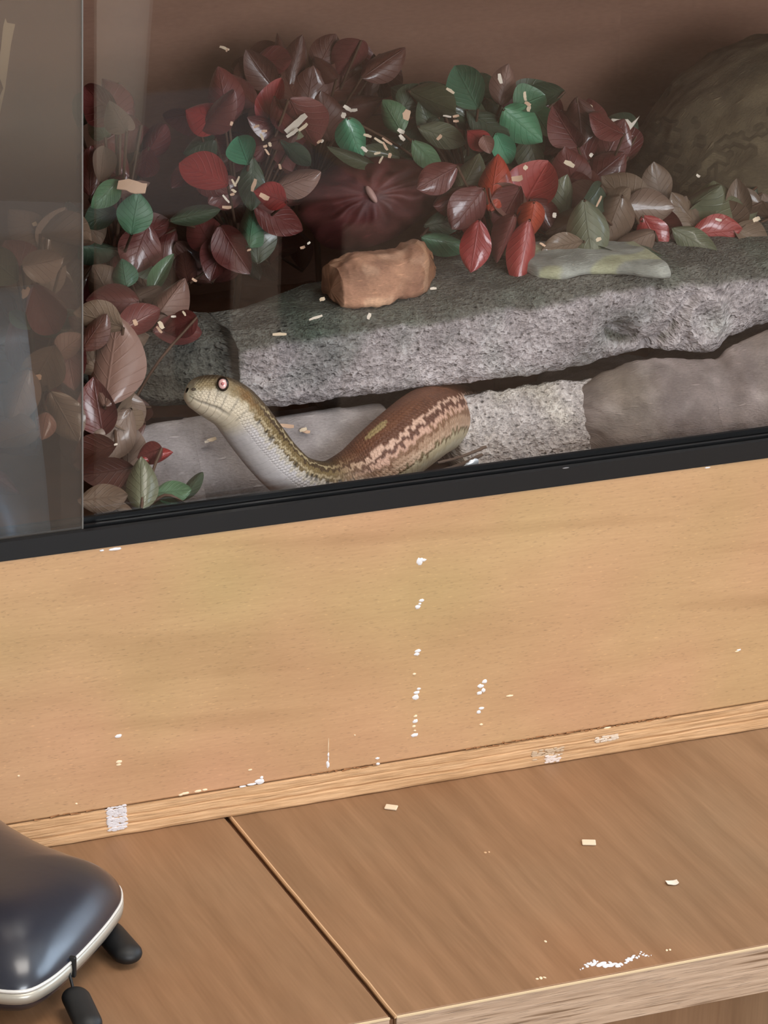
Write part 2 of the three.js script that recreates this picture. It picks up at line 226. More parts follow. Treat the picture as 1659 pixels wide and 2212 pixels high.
  const gr = P('glass_door', box(xr, VX1, PT + 0.0055, 0.549, -0.015, -0.011), glassMat); gr.userData.label = 'right sliding glass door behind';
}
// ---------------------------------------------------------------- stones
const grit = tex(1024, 1024, (u, v) => { const x = u * 30, y = v * 30; const a = nz(x * 1.5, y * 1.7, 1), b = nz(x * 3.6, y * 4, 5), c = fbm(x * 0.4, y * 0.4, 8, 3); const t = 224 + a * 50 + b * 34 + c * 60 + Math.max(0, nz(x * 2.2, y * 3, 21) - 0.3) * 120 - Math.max(0, nz(x * 1.7 + 9, y * 2.4, 31) - 0.32) * 220; return [t, t * 0.985, t * 0.98]; }, 0.12, 0.12, true, strokes(5000, 2, 8, 0.3, 0.5));
const slick = tex(1024, 1024, (u, v) => { const x = u * 16, y = v * 16; const t = 212 + fbm(x * 0.5, y * 0.5, 3, 4) * 60 + nz(x * 5, y * 12, 6) * 16 + nz(x * 14, y * 30, 9) * 10 + Math.max(0, nz(x * 1.2, y * 5, 12) - 0.42) * 150; return [t, t, t]; }, 0.16, 0.16, true, strokes(1500, 4, 22, 0.22, 0.4));
const roughRock = std({ map: grit, vertexColors: true, roughness: 0.92, bumpMap: grit, bumpScale: 0.0018 });
const smoothRock = std({ map: slick, vertexColors: true, roughness: 0.85, bumpMap: slick, bumpScale: 0.0013 });
// loft along x: section(u) gives a closed polygon of [y, z] seen from +x; shape(p, n, u, v) displaces; tint(p, n) colours
function loft(nx, nv, X, section, endScale, disp, tint, tile = 1) {
  const pos = [], col = [], uv = [], idx = [];
  for (let i = 0; i <= nx; i++) {
    const u = i / nx, pts = section(u); let cy = 0, cz = 0; pts.forEach(p => { cy += p[0] / pts.length; cz += p[1] / pts.length; });
    let L = [0]; for (let k = 0; k < pts.length; k++) { const a = pts[k], b = pts[(k + 1) % pts.length]; L.push(L[k] + Math.hypot(a[0] - b[0], a[1] - b[1])); }
    const s = endScale(u), tot = L[L.length - 1];
    for (let j = 0; j <= nv; j++) { const l = j / nv * tot; let k = 0; while (k < pts.length - 1 && L[k + 1] < l) k++; const f = clamp((l - L[k]) / (L[k + 1] - L[k] || 1)), a = pts[k], b = pts[(k + 1) % pts.length]; const y = mix(a[0], b[0], f), z = mix(a[1], b[1], f);
      pos.push(X(u), cy + (y - cy) * s, cz + (z - cz) * s); uv.push(X(u) * tile, l * tile); }
  }
  // soften the section's corners
  const W = nv + 1; for (let it = 0; it < 5; it++) { const q = pos.slice(); for (let i = 0; i <= nx; i++) for (let j = 0; j < nv; j++) { const a = i * W + (j + nv - 1) % nv, b = i * W + (j + 1) % nv, c = i * W + j; for (const d of [1, 2]) pos[3 * c + d] = q[3 * c + d] * 0.5 + (q[3 * a + d] + q[3 * b + d]) * 0.25; } for (let i = 0; i <= nx; i++) for (const d of [1, 2]) pos[3 * (i * W + nv) + d] = pos[3 * i * W + d]; }
  for (let i = 0; i < nx; i++) for (let j = 0; j < nv; j++) { const a = i * W + j, b = a + W; idx.push(a, b, a + 1, b, b + 1, a + 1); }
  const g = new THREE.BufferGeometry(); g.setAttribute('position', new THREE.Float32BufferAttribute(pos, 3)); g.setAttribute('uv', new THREE.Float32BufferAttribute(uv, 2)); g.setIndex(idx);
  g.computeVertexNormals(); const p = g.attributes.position, n = g.attributes.normal, P = V(), N = V();
  const np = []; for (let i = 0; i < p.count; i++) { P.fromBufferAttribute(p, i); N.fromBufferAttribute(n, i); np.push(disp(P, N)); }
  for (let i = 0; i <= nx; i++) { np[i * W + nv] = np[i * W]; }
  for (let i = 0; i < p.count; i++) { P.fromBufferAttribute(p, i).addScaledVector(N.fromBufferAttribute(n, i), np[i]); p.setXYZ(i, P.x, P.y, P.z); }
  g.computeVertexNormals();
  for (let i = 0; i < p.count; i++) { P.fromBufferAttribute(p, i); N.fromBufferAttribute(n, i); const c = tint(P, N); col.push(lin(c[0]), lin(c[1]), lin(c[2])); }
  g.setAttribute('color', new THREE.Float32BufferAttribute(col, 3)); return g;
}
const interp = (tab, x) => { if (x <= tab[0][0]) return tab[0][1]; for (let i = 1; i < tab.length; i++) if (x <= tab[i][0]) { const f = (x - tab[i - 1][0]) / (tab[i][0] - tab[i - 1][0]); return mix(tab[i - 1][1], tab[i][1], f * f * (3 - 2 * f)); } return tab[tab.length - 1][1]; };
const roundEnd = (u, a, b) => Math.min(Math.sqrt(clamp(1 - (1 - clamp(u / a)) ** 2) + 1e-4), Math.sqrt(clamp(1 - (1 - clamp((1 - u) / b)) ** 2) + 1e-4));
const G0 = 0.148;                                                   // top of the litter on the vivarium floor
// upper slab -------------------------------------------------------
const yB = [[-0.125, 0.199], [-0.06, 0.197], [0.15, 0.197], [0.206, 0.203], [0.249, 0.198], [0.262, 0.206], [0.285, 0.211], [0.42, 0.212]];
const yT = [[-0.125, 0.222], [-0.1, 0.232], [-0.075, 0.236], [-0.05, 0.241], [0.0, 0.244], [0.06, 0.2455], [0.12, 0.249], [0.2, 0.252], [0.3, 0.248], [0.42, 0.246]];
const zF = [[-0.125, -0.135], [-0.085, -0.118], [-0.06, -0.112], [-0.05, -0.103], [-0.03, -0.1], [0.1, -0.1], [0.2, -0.1], [0.207, -0.1025], [0.225, -0.098], [0.32, -0.102], [0.42, -0.11]];
const pit = (px, py, rx, ry, dep, z = -0.1) => { const c = at(px, py, { z }), k = mpp(c); return p => -dep * Math.exp(-(((p.x - c.x) / (rx * k)) ** 2 + ((p.y - c.y) / (ry * k)) ** 2)); };
const pits = [pit(1345, 720, 32, 20, 0.02), pit(1370, 735, 22, 12, 0.009), pit(1120, 690, 22, 30, 0.006), pit(1480, 735, 12, 16, 0.004), pit(1310, 560, 12, 6, 0.002), pit(560, 815, 18, 14, 0.003), pit(1560, 640, 14, 7, 0.003)];
const knot = at(1522, 690, { z: -0.1 }), creaseA = at(1398, 768, { z: -0.1 }), creaseB = at(1500, 640, { z: -0.1 });
const segD = (p, a, b) => { const dx = b.x - a.x, dy = b.y - a.y, t = clamp(((p.x - a.x) * dx + (p.y - a.y) * dy) / (dx * dx + dy * dy)); return [Math.hypot(p.x - a.x - dx * t, p.y - a.y - dy * t), t]; };
const slabGeo = loft(520, 190, u => mix(-0.128, 0.44, u), u => { const x = mix(-0.128, 0.44, u), b = interp(yB, x), t = interp(yT, x), f = interp(zF, x), lean = x < -0.052 ? 0.02 : 0.005; const back = interp([[-0.12, -0.15], [-0.055, -0.155], [0.035, -0.185], [0.1, -0.22], [0.2, -0.255]], x);
  return [[b, f - 0.006], [b + 0.006, f], [mix(b, t, 0.5), f + 0.001 - lean * 0.4], [t - 0.006, f - lean * 0.9], [t, f - 0.012 - lean], [t + 0.0005, f - 0.05], [t - 0.004, back], [b, back], [b, f - 0.06]]; },
  u => roundEnd(u, 0.07, 0.05),
  (p, n) => { let d = fbm(p.x * 30, p.y * 45, p.z * 30, 3) * 0.0028; const fr = smooth(0.2, 0.6, n.z); d += fr * (fbm(p.x * 170, p.y * 240, p.z * 170, 3) * 0.0022 * smooth(-0.06, -0.04, p.x) + pits.reduce((s, q) => s + q(p), 0));
    if (fr > 0) { const [cd, ct] = segD(p, creaseA, creaseB); d -= fr * 0.009 * (1 - ct * 0.5) * Math.exp(-((cd / 0.0035) ** 2)); const kr = Math.hypot((p.x - knot.x), (p.y - knot.y) * 0.85); d += fr * (0.003 * Math.exp(-(((kr - 0.011) / 0.0022) ** 2)) - 0.003 * Math.exp(-((kr / 0.005) ** 2))); }
    d += smooth(0.5, 0.9, n.y) * nz(p.x * 22, p.z * 40, 4) * 0.0018; return d; },
  (p, n) => { const rough = smooth(-0.058, -0.047, p.x + fbm(p.y * 90, 3, 1, 2) * 0.01) * smooth(0.25, 0.5, n.z) * smooth(0.0, 0.005, interp(yT, p.x) - 0.006 - p.y + fbm(p.x * 60, p.y * 60, 2, 3) * 0.006); const w = fbm(p.x * 18, p.y * 18, p.z * 18, 3), gsp = Math.max(0, fbm(p.x * 26, p.y * 26, 9, 2)) * 40;
    const a = [112 + w * 34, 112 + w * 32, 104 + w * 30], b = [184 + w * 58, 177 + w * 56, 178 + w * 56]; const c = [0, 1, 2].map(k => mix(a[k], b[k], rough)); c[0] -= gsp * 0.5; c[2] -= gsp * 0.2; return c; });
const slab = tag(mesh('stone_slab', slabGeo, roughRock), 'long rough grey stone slab lying across the lower stones above the snake', 'stone');
// stones under it ---------------------------------------------------
const lowLeft = loft(200, 120, u => mix(-0.125, 0.046, u), u => { const x = mix(-0.125, 0.046, u), t = mix(0.1945, 0.1885, smooth(-0.07, -0.03, x)) + 0.0022, f = mix(-0.098, -0.1, u); return [[G0 - 0.01, f + 0.026], [0.158, f + 0.02], [t - 0.018, f + 0.006], [t - 0.002, f - 0.004], [t, f - 0.012], [t - 0.028, f - 0.03], [t - 0.03, f - 0.09], [G0 - 0.01, f - 0.09]]; }, u => roundEnd(u, 0.06, 0.05),
  (p, n) => { const l = nz(p.x * 14 + p.y * 50, p.y * 40, p.z * 10); return fbm(p.x * 26, p.y * 26, p.z * 26, 3) * 0.0024 + (l - Math.floor(l * 4) / 4) * 0.0022; },
  (p) => { const w = fbm(p.x * 30, p.y * 30, p.z * 30, 3); return [182 + w * 44, 172 + w * 44, 169 + w * 42]; });
tag(mesh('slate', lowLeft, smoothRock), 'smooth layered grey slate under the left end of the slab, behind the snake neck', 'stone');
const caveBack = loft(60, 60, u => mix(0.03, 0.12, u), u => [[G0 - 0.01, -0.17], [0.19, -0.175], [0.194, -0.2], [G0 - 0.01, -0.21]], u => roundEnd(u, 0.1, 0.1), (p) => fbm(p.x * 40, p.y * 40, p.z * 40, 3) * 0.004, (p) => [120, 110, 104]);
tag(mesh('stone', caveBack, smoothRock), 'dark stone deep in the hollow behind the snake body', 'stone');
const lowMid = loft(200, 120, u => mix(0.079, 0.2, u), u => { const t = 0.1925, f = -0.099; return [[G0 - 0.01, f + 0.02], [0.165, f + 0.008], [t - 0.005, f - 0.003], [t, f - 0.009], [t - 0.028, f - 0.026], [t - 0.03, f - 0.08], [G0 - 0.01, f - 0.08]]; }, u => roundEnd(u, 0.05, 0.05),
  (p, n) => fbm(p.x * 40, p.y * 60, p.z * 40, 3) * 0.004 + fbm(p.x * 130, p.y * 260, p.z * 130, 3) * 0.0028,
  (p) => { const w = fbm(p.x * 40, p.y * 40, p.z * 40, 3), y = Math.max(0, fbm(p.x * 20 + 4, p.y * 20, 8, 2)) * 40; return [206 + w * 30, 199 + w * 30, 195 + w * 28 - y]; });
tag(mesh('stone', lowMid, roughRock), 'pale coarse-grained stone between the snake and the smooth boulder', 'stone');
const bl = at(1264, 900, { z: -0.078 }).x;
const boulder = loft(220, 130, u => mix(bl, 0.42, u), u => { const x = mix(bl, 0.42, u), t = interp(yB, x) + 0.0008, f = -0.083 + 0.006 * Math.sin(u * 3.1); return [[G0 - 0.012, f + 0.012], [0.165, f + 0.014], [t - 0.018, f + 0.004], [t - 0.004, f - 0.008], [t, f - 0.02], [t - 0.03, f - 0.04], [t - 0.03, f - 0.11], [G0 - 0.012, f - 0.11]]; }, u => roundEnd(u, 0.16, 0.08),
  (p) => fbm(p.x * 22, p.y * 26, p.z * 22, 4) * 0.0045 + fbm(p.x * 75, p.y * 110, p.z * 75, 3) * 0.0024 - 0.0015 * Math.max(0, nz(p.x * 70, p.y * 120, 2) - 0.3),
  (p) => { const w = fbm(p.x * 24, p.y * 24, p.z * 24, 4), y = Math.max(0, fbm(p.x * 15 + 9, p.y * 15, 5, 2)) * 40; const st = Math.max(0, nz(p.x * 60, p.y * 90, 7) - 0.2) * 60; return [152 + w * 66 + st, 138 + w * 64 + st, 133 + w * 62 + st - y * 0.5]; });
tag(mesh('boulder', boulder, smoothRock), 'smooth brownish grey boulder at the right under the slab', 'stone');
// thin flat stone on the slab
const fA = at(1140, 585, { y: 0.252 }), fB = at(1441, 590, { y: 0.252 });
const flat = loft(140, 70, u => mix(fA.x, fB.x, u), u => { const z = mix(fA.z, fB.z, u) + 0.004 * Math.sin(u * 9), x = mix(fA.x, fB.x, u), y = interp(yT, x) - 0.001; return [[y, z + 0.006], [y + 0.004, z + 0.007], [y + 0.0075, z + 0.001], [y + 0.009, z - 0.012], [y + 0.008, z - 0.045], [y, z - 0.05]]; }, u => roundEnd(u, 0.05, 0.02), (p) => fbm(p.x * 50, p.y * 50, p.z * 50, 3) * 0.0018,
  (p) => { const w = fbm(p.x * 50, p.y * 50, p.z * 50, 3), q = smooth(0.12, 0.3, nz(p.x * 40, p.z * 50, 3)); return [176 + w * 40 + q * 22, 178 + w * 40 + q * 20, 168 + w * 40 - q * 4]; });
tag(mesh('flat_stone', flat, smoothRock), 'thin pale greenish flat stone lying on the slab under the right-hand leaves', 'stone');
// orange stone: a rough block, tall at the left, humped and sloping at the right
{ const c = at(858, 652, { y: 0.2455 }), k = mpp(c) / Math.cos(YAW) * 1.05, dz = 0.03;
  const TOP = [[-118, 60], [-112, 88], [-96, 100], [-70, 113], [-30, 110], [0, 108], [22, 112], [40, 124], [62, 126], [84, 112], [104, 84], [116, 50], [119, 30]], BOT = [[-118, 4], [-100, -2], [-40, -4], [20, 1], [70, 10], [100, 18], [119, 24]];
  const tp = x => interp(TOP, x / k) * k * 0.8, bt = x => interp(BOT, x / k) * k * 0.4;
  let g = loft(150, 90, u => mix(-119, 119, u) * k, u => { const x = mix(-119, 119, u) * k, b = bt(x), t = Math.max(b + 0.004, tp(x) * 0.98), zf = 0.004 - 0.03 * smooth(40, 130, x / k) + 0.002 * Math.sin(u * 7); return [[b, zf - 0.003], [b + 0.003, zf], [mix(b, t, 0.6), zf - 0.002], [t - 0.004, zf - 0.006], [t, zf - 0.014], [t - 0.002, -dz * 0.8], [t * 0.6, -dz], [b, -dz]]; }, u => roundEnd(u, 0.025, 0.09),
    p => fbm(p.x * 70, p.y * 70, p.z * 70, 4) * 0.0022 + fbm(p.x * 260, p.y * 260, p.z * 260, 2) * 0.0006,
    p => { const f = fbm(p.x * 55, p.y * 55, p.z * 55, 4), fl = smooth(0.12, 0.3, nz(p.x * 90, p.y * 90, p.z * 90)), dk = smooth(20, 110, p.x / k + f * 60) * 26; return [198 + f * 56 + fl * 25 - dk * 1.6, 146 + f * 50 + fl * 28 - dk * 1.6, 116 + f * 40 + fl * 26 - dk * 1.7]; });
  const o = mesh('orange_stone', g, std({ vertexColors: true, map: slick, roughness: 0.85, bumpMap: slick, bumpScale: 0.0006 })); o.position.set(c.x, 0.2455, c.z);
  tag(o, 'small orange-brown block of stone sitting on the middle of the slab', 'stone'); }
// big dark rounded hide at the back right
{ const c = at(1706, 478, { z: -0.31 }), g0 = new THREE.IcosahedronGeometry(1, 48); let g = mergeVertices((g0.deleteAttribute('normal'), g0.deleteAttribute('uv'), g0), 1e-5); const p = g.attributes.position, col = [], uv = [];
  for (let i = 0; i < p.count; i++) { const P = V().fromBufferAttribute(p, i), d = 1 + fbm(P.x * 1.6, P.y * 1.6, P.z * 1.6, 4) * 0.09 + fbm(P.x * 12, P.y * 12, P.z * 12, 3) * 0.012; P.multiplyScalar(d); p.setXYZ(i, P.x * 0.124, P.y * 0.128, P.z * 0.1); }
  g.computeVertexNormals(); boxUV(g); for (let i = 0; i < p.count; i++) { const P = V().fromBufferAttribute(p, i), w = fbm(P.x * 30, P.y * 30, P.z * 30, 4), pale = smooth(0.03, -0.06, P.y + 0.02 - P.z * 0.2 + w * 0.05); col.push(lin(mix(112, 158, pale) + w * 40), lin(mix(98, 138, pale) + w * 38), lin(mix(74, 122, pale) + w * 34)); }
  g.setAttribute('color', new THREE.Float32BufferAttribute(col, 3)); const o = mesh('rock_hide', g, std({ vertexColors: true, map: slick, roughness: 0.9, bumpMap: slick, bumpScale: 0.001 })); o.position.copy(c); o.rotation.z = 0.25;
  tag(o, 'large dark rounded rock hide at the back right of the vivarium', 'rock hide'); }
// maroon ribbed dome behind the orange stone
{ const b = at(800, 520, { y: 0.246 }), c = at(797, 432, { z: b.z - 0.004 }), k = mpp(c), W = 158 * k, H = 96 * k;
  const N = 96, M = 40, pos = [], uv = [], idx = [], col = [];
  for (let j = 0; j <= M; j++) for (let i = 0; i <= N; i++) { const th = i / N * Math.PI * 2, r = j / M; const wob = 1 + 0.05 * Math.sin(th * 3 + 1) + 0.06 * nz(Math.cos(th) * 2, Math.sin(th) * 2, 4); const rib = 0.0016 * Math.sin(th * 11 + 2 * nz(r * 3, th, 1)) * smooth(0.12, 0.6, r), z = 0.03 * Math.sqrt(1 - 0.96 * r * r) + rib + (r < 0.1 ? 0.002 * (1 - r / 0.1) : 0);
    const x = Math.cos(th) * r * W * wob, y = Math.sin(th) * r * H * wob; pos.push(x, y, z - 0.012); uv.push(x, y); const f = fbm(x * 90, y * 90, 3, 3) + 0.5 * Math.sin(th * 24) * 0.25; col.push(lin(110 + f * 34), lin(52 + f * 26), lin(50 + f * 26)); }
  for (let j = 0; j < M; j++) for (let i = 0; i < N; i++) { const a = j * (N + 1) + i, q = a + N + 1; idx.push(a, q, a + 1, a + 1, q, q + 1); }
  const g = new THREE.BufferGeometry(); g.setAttribute('position', new THREE.Float32BufferAttribute(pos, 3)); g.setAttribute('uv', new THREE.Float32BufferAttribute(uv, 2)); g.setAttribute('color', new THREE.Float32BufferAttribute(col, 3)); g.setIndex(idx); g.computeVertexNormals();
  const t = thing('ribbed_dome', 'wide maroon ribbed dome among the leaves just behind the orange stone', 'ornament', c);
  const m = mesh('shell', g, std({ vertexColors: true, roughness: 0.6, map: slick, side: THREE.DoubleSide }), t); m.rotation.set(-0.5, -0.3, 0.1);
  const nub = new THREE.SphereGeometry(1, 14, 10); nub.scale(0.0022, 0.006, 0.003); nub.rotateZ(0.3); nub.translate(0.0, -0.0, 0.02); const nm = mesh('stub', nub, std({ color: S(190, 150, 140), roughness: 0.5 }), m); nm.userData.label = 'pale raised stub at the middle'; }
// litter on the floor
{ const w = 150, d = 60, g = new THREE.PlaneGeometry(VX1 - VX0 - 0.002, 0.418, w, d); g.rotateX(-Math.PI / 2); g.translate(0, 0, -0.2285); const p = g.attributes.position, col = []; for (let i = 0; i < p.count; i++) { const x = p.getX(i), z = p.getZ(i); p.setY(i, G0 + fbm(x * 30, z * 30, 2, 3) * 0.008); const f = fbm(x * 60, z * 60, 7, 3) * 30; col.push(lin(118 + f), lin(86 + f), lin(66 + f)); }
  g.setAttribute('color', new THREE.Float32BufferAttribute(col, 3)); g.computeVertexNormals(); tag(mesh('bark_litter', g, std({ vertexColors: true, roughness: 0.95 })), 'brown crumbly bark litter covering the vivarium floor', 'substrate', undefined, 'stuff'); }
// ---------------------------------------------------------------- snake: one continuous body
{
  const scaleTex = tex(128, 512, (u, v) => { const belly = v > 0.31 && v < 0.69; let h;
    if (belly) { const t = (u + 0.05 * Math.cos((v - 0.5) * 8)) % 1; h = smooth(0, 0.12, t) * (1 - 0.35 * t); }
    else { const R = v * 46, row = Math.floor(R), f = R - row - 0.5, U = u * 2 + (row % 2) * 0.5, q = U - Math.floor(U) - 0.5; h = 1 - smooth(0.25, 0.62, Math.abs(q) * 1.1 + Math.abs(f) * 0.6); }
    const k = 90 + 165 * h; return [k, k, k]; }, 1, 1, false);
  const T = [ // photograph x, y, depth plane z, half width in photograph pixels, twist of the back towards the viewer in degrees
    [404, 843, -0.05, 6, -4], [408, 845, -0.05, 21, -4], [419, 848, -0.05, 33, -4], [443, 853, -0.05, 44, -6], [468, 860, -0.05, 50, -8], [500, 877, -0.051, 54, -9], [528, 908, -0.053, 57, -11], [564, 956, -0.055, 57, -14], [604, 1004, -0.056, 55, -15], [648, 1040, -0.057, 55, -12], [712, 1056, -0.059, 62, 2], [772, 1032, -0.063, 68, 18], [828, 989, -0.068, 75, 25], [880, 947, -0.078, 78, 26], [922, 915, -0.095, 78, 24], [955, 900, -0.12, 75, 20], [985, 890, -0.155, 62, 18]];
  const pts = T.map(q => at(q[0], q[1], { z: q[2] })), curve = new THREE.CatmullRomCurve3(pts, false, 'centripetal');
  const N = 460, M = 96, frames = [], TW = LOOK.clone().negate();
  const cr = (a, b, c, d, t) => 0.5 * (2 * b + (c - a) * t + (2 * a - 5 * b + 4 * c - d) * t * t + (3 * b - a - 3 * c + d) * t * t * t);
  const chan = (t, k) => { const f = t * (T.length - 1), i = Math.min(T.length - 2, Math.floor(f)), g = j => T[clamp(j, 0, T.length - 1)][k]; return cr(g(i - 1), g(i), g(i + 1), g(i + 2), f - i); };
  const pos = [], col = [], uv = [], idx = []; let len = 0, prev = null;
  for (let i = 0; i <= N; i++) { const t = i / N, c = curve.getPoint(t), tan = curve.getTangent(t), k = mpp(c), r = Math.max(0.0003, chan(t, 3) * k);
    const side = new THREE.Vector3().crossVectors(TW, tan).normalize(); // left of travel seen by the viewer
    const tw = new THREE.Vector3().crossVectors(tan, side).normalize(), a = chan(t, 4) * Math.PI / 180;
    const D = side.clone().multiplyScalar(Math.cos(a)).addScaledVector(tw, Math.sin(a)), L = new THREE.Vector3().crossVectors(tan, D).normalize();
    if (prev) len += c.distanceTo(prev); prev = c; frames.push({ c, D, L, tan, r, k, len });
    const head = 1 - smooth(0.24, 0.36, t);
    for (let j = 0; j <= M; j++) { const ph = j / M * Math.PI * 2, x = Math.cos(ph), y = Math.sin(ph);
      const ap = Math.abs(ph <= Math.PI ? ph : 2 * Math.PI - ph); // 0 back .. pi belly
      let R = r * (1 - 0.05 * Math.cos(ap) * 0), sy = mix(0.97, 0.9, head); const p = mix(2, 2.5, head); const sq = Math.pow(Math.pow(Math.abs(x), p) + Math.pow(Math.abs(y), p), -1 / p);
      if (t < 0.3) { const mouth = Math.exp(-(((ap - 2.12) / 0.055) ** 2)) * smooth(0.02, 0.05, t) * (1 - smooth(0.24, 0.29, t)); R *= 1 - 0.045 * mouth; const brow = Math.exp(-(((ap - 0.72) / 0.22) ** 2)) * Math.exp(-(((t - 0.24) / 0.05) ** 2)); R *= 1 + 0.05 * brow; const pl = Math.abs(Math.sin(ap * 9)) * Math.abs(Math.sin(t * 150)); R *= 0.992 + 0.012 * Math.pow(pl, 0.3) * smooth(0.03, 0.08, t); }
      const P = c.clone().addScaledVector(D, x * sq * R).addScaledVector(L, y * sq * R * sy); pos.push(P.x, P.y, P.z);
      uv.push(len / 0.0042, j / M);
      // colours: a dark back, pale lateral lines, a grey-white belly; browner down the body
      const sn = Math.sin(len * 1150) * 0.045 + nz(len * 170, ap * 6, 3) * 0.14, q = ap + sn, body = smooth(0.58, 0.72, t);
      const pick = (tab) => { let k2 = 0; while (k2 < tab.length - 1 && q > tab[k2 + 1][0]) k2++; return tab[k2][1]; };
      const neckC = pick([[0, [74, 60, 42]], [0.35, [88, 70, 44]], [0.62, [186, 168, 130]], [0.74, [80, 62, 40]], [0.9, [128, 108, 70]], [1.12, [182, 164, 130]], [1.24, [118, 100, 68]], [1.34, [198, 188, 174]], [1.6, [206, 199, 198]]]);
      const bodyC = pick([[0, [110, 66, 42]], [0.62, [98, 58, 38]], [0.9, [214, 176, 154]], [1.04, [96, 58, 42]], [1.22, [204, 162, 140]], [1.34, [128, 92, 66]], [1.5, [176, 142, 116]], [1.72, [196, 164, 138]], [1.82, [112, 94, 64]], [1.92, [186, 172, 140]], [2.2, [196, 188, 160]]]);
      const headC = (() => { const f = smooth(0.55, 1.0, q), j2 = smooth(1.1, 1.5, q), sn2 = 1 - smooth(0.02, 0.16, t); let a = [mix(76, 138, f), mix(62, 120, f), mix(42, 86, f)]; a = [mix(a[0], 214, j2), mix(a[1], 200, j2), mix(a[2], 176, j2)]; const pale = Math.max(sn2 * 0.75, 0); a = [mix(a[0], 206, pale), mix(a[1], 198, pale), mix(a[2], 172, pale)]; const post = Math.exp(-(((q - 1.0) / 0.2) ** 2)) * smooth(0.25, 0.3, t); a = [mix(a[0], 120, post), mix(a[1], 88, post), mix(a[2], 48, post)]; const ml = Math.exp(-(((ap - 2.12) / 0.05) ** 2)) * smooth(0.03, 0.06, t) * (1 - smooth(0.25, 0.3, t)); const bar = Math.max(0, Math.sin(t * 175 + ap * 2)) ** 6 * smooth(1.2, 1.5, q) * (1 - smooth(2, 2.2, q)) * smooth(0.1, 0.16, t) * (1 - smooth(0.3, 0.34, t)) * 0.22; return a.map(v => v * (1 - 0.42 * ml) * (1 - bar)); })();
      let cc = [0, 1, 2].map(k2 => mix(mix(headC[k2], neckC[k2], smooth(0.3, 0.38, t)), bodyC[k2], body));
      const fl = nz(len * 420, ap * 12, 9) * 12 + nz(len * 120, ap * 4, 1) * 8; if (t > 0.36 && t < 0.66 && ap > 1.2 && ap < 1.5 && nz(len * 300, 4, 2) > 0.25) cc = cc.map(v => v * 0.62);
      const patch = ph < Math.PI ? Math.exp(-(((t - 0.752 + (ap - 0.3) * 0.03) / 0.026) ** 2) - (((ap - 0.3) / 0.17) ** 2)) : 0; if (body > 0.9 && patch > 0.5) cc = [168, 146, 100];
      col.push(lin(clamp(cc[0] + fl, 5, 250)), lin(clamp(cc[1] + fl, 5, 250)), lin(clamp(cc[2] + fl, 5, 250))); } }
  for (let i = 0; i < N; i++) for (let j = 0; j < M; j++) { const a = i * (M + 1) + j, b = a + M + 1; idx.push(a, a + 1, b, b, a + 1, b + 1); }
  const g = new THREE.BufferGeometry(); g.setAttribute('position', new THREE.Float32BufferAttribute(pos, 3)); g.setAttribute('uv', new THREE.Float32BufferAttribute(uv, 2)); g.setAttribute('color', new THREE.Float32BufferAttribute(col, 3)); g.setIndex(idx); g.computeVertexNormals();
  { const n = g.attributes.normal; for (let i = 0; i <= N; i++) { const a = i * (M + 1), b = a + M; const v = V(n.getX(a) + n.getX(b), n.getY(a) + n.getY(b), n.getZ(a) + n.getZ(b)).normalize(); n.setXYZ(a, v.x, v.y, v.z); n.setXYZ(b, v.x, v.y, v.z); } }
  const base = frames[Math.floor(N * 0.62)].c.clone(); g.translate(-base.x, -base.y, -base.z);
  const t = thing('snake', 'brown striped snake with pale belly raising its head below the stone slab', 'snake', base);
  const skin = mesh('body', g, phys({ vertexColors: true, roughness: 0.55, bumpMap: scaleTex, bumpScale: 0.0005, sheen: 0.2, sheenRoughness: 0.5 }), t);
  // eye and nostril on the side of the head that is seen
  const eyeAt = (px, py, out) => at(px, py, { z: -0.05 }).addScaledVector(LOOK, -out).sub(base);
  const e = eyeAt(483, 831, 0.0112), ring = new THREE.SphereGeometry(0.0037, 20, 14); ring.scale(0.92, 1.12, 0.55); const q = new THREE.Quaternion().setFromUnitVectors(V(0, 0, 1), LOOK.clone().negate().addScaledVector(UPV, 0.15).normalize());
  ring.applyQuaternion(q); ring.translate(e.x, e.y, e.z); const em = mesh('eye', ring, phys({ color: S(34, 24, 18), roughness: 0.25, clearcoat: 0.6 }), t);
  const iris_shine = new THREE.SphereGeometry(0.0026, 18, 12); iris_shine.scale(0.9, 1.1, 0.5); iris_shine.applyQuaternion(q); iris_shine.translate(e.x - LOOK.x * 0.0012, e.y - LOOK.y * 0.0012, e.z - LOOK.z * 0.0012); mesh('iris_shine', iris_shine, phys({ color: S(236, 186, 182), roughness: 0.2, clearcoat: 1 }), em).userData.label = 'pale pink eye shine put into the colour';  // pink light reflected by the eye, painted in as its colour
  const pup = new THREE.SphereGeometry(0.0009, 10, 8); pup.translate(e.x - LOOK.x * 0.0023, e.y - LOOK.y * 0.0023, e.z - LOOK.z * 0.0023); mesh('pupil_shine', pup, std({ color: S(205, 120, 122), roughness: 0.3 }), em);  // deeper pink centre of the same painted reflection
  const ns = new THREE.SphereGeometry(0.0011, 10, 8); ns.scale(1.3, 0.8, 0.8); const no = eyeAt(420, 842, 0.0082); ns.translate(no.x, no.y, no.z); mesh('nostril', ns, std({ color: S(70, 58, 44), roughness: 0.7 }), t);
}
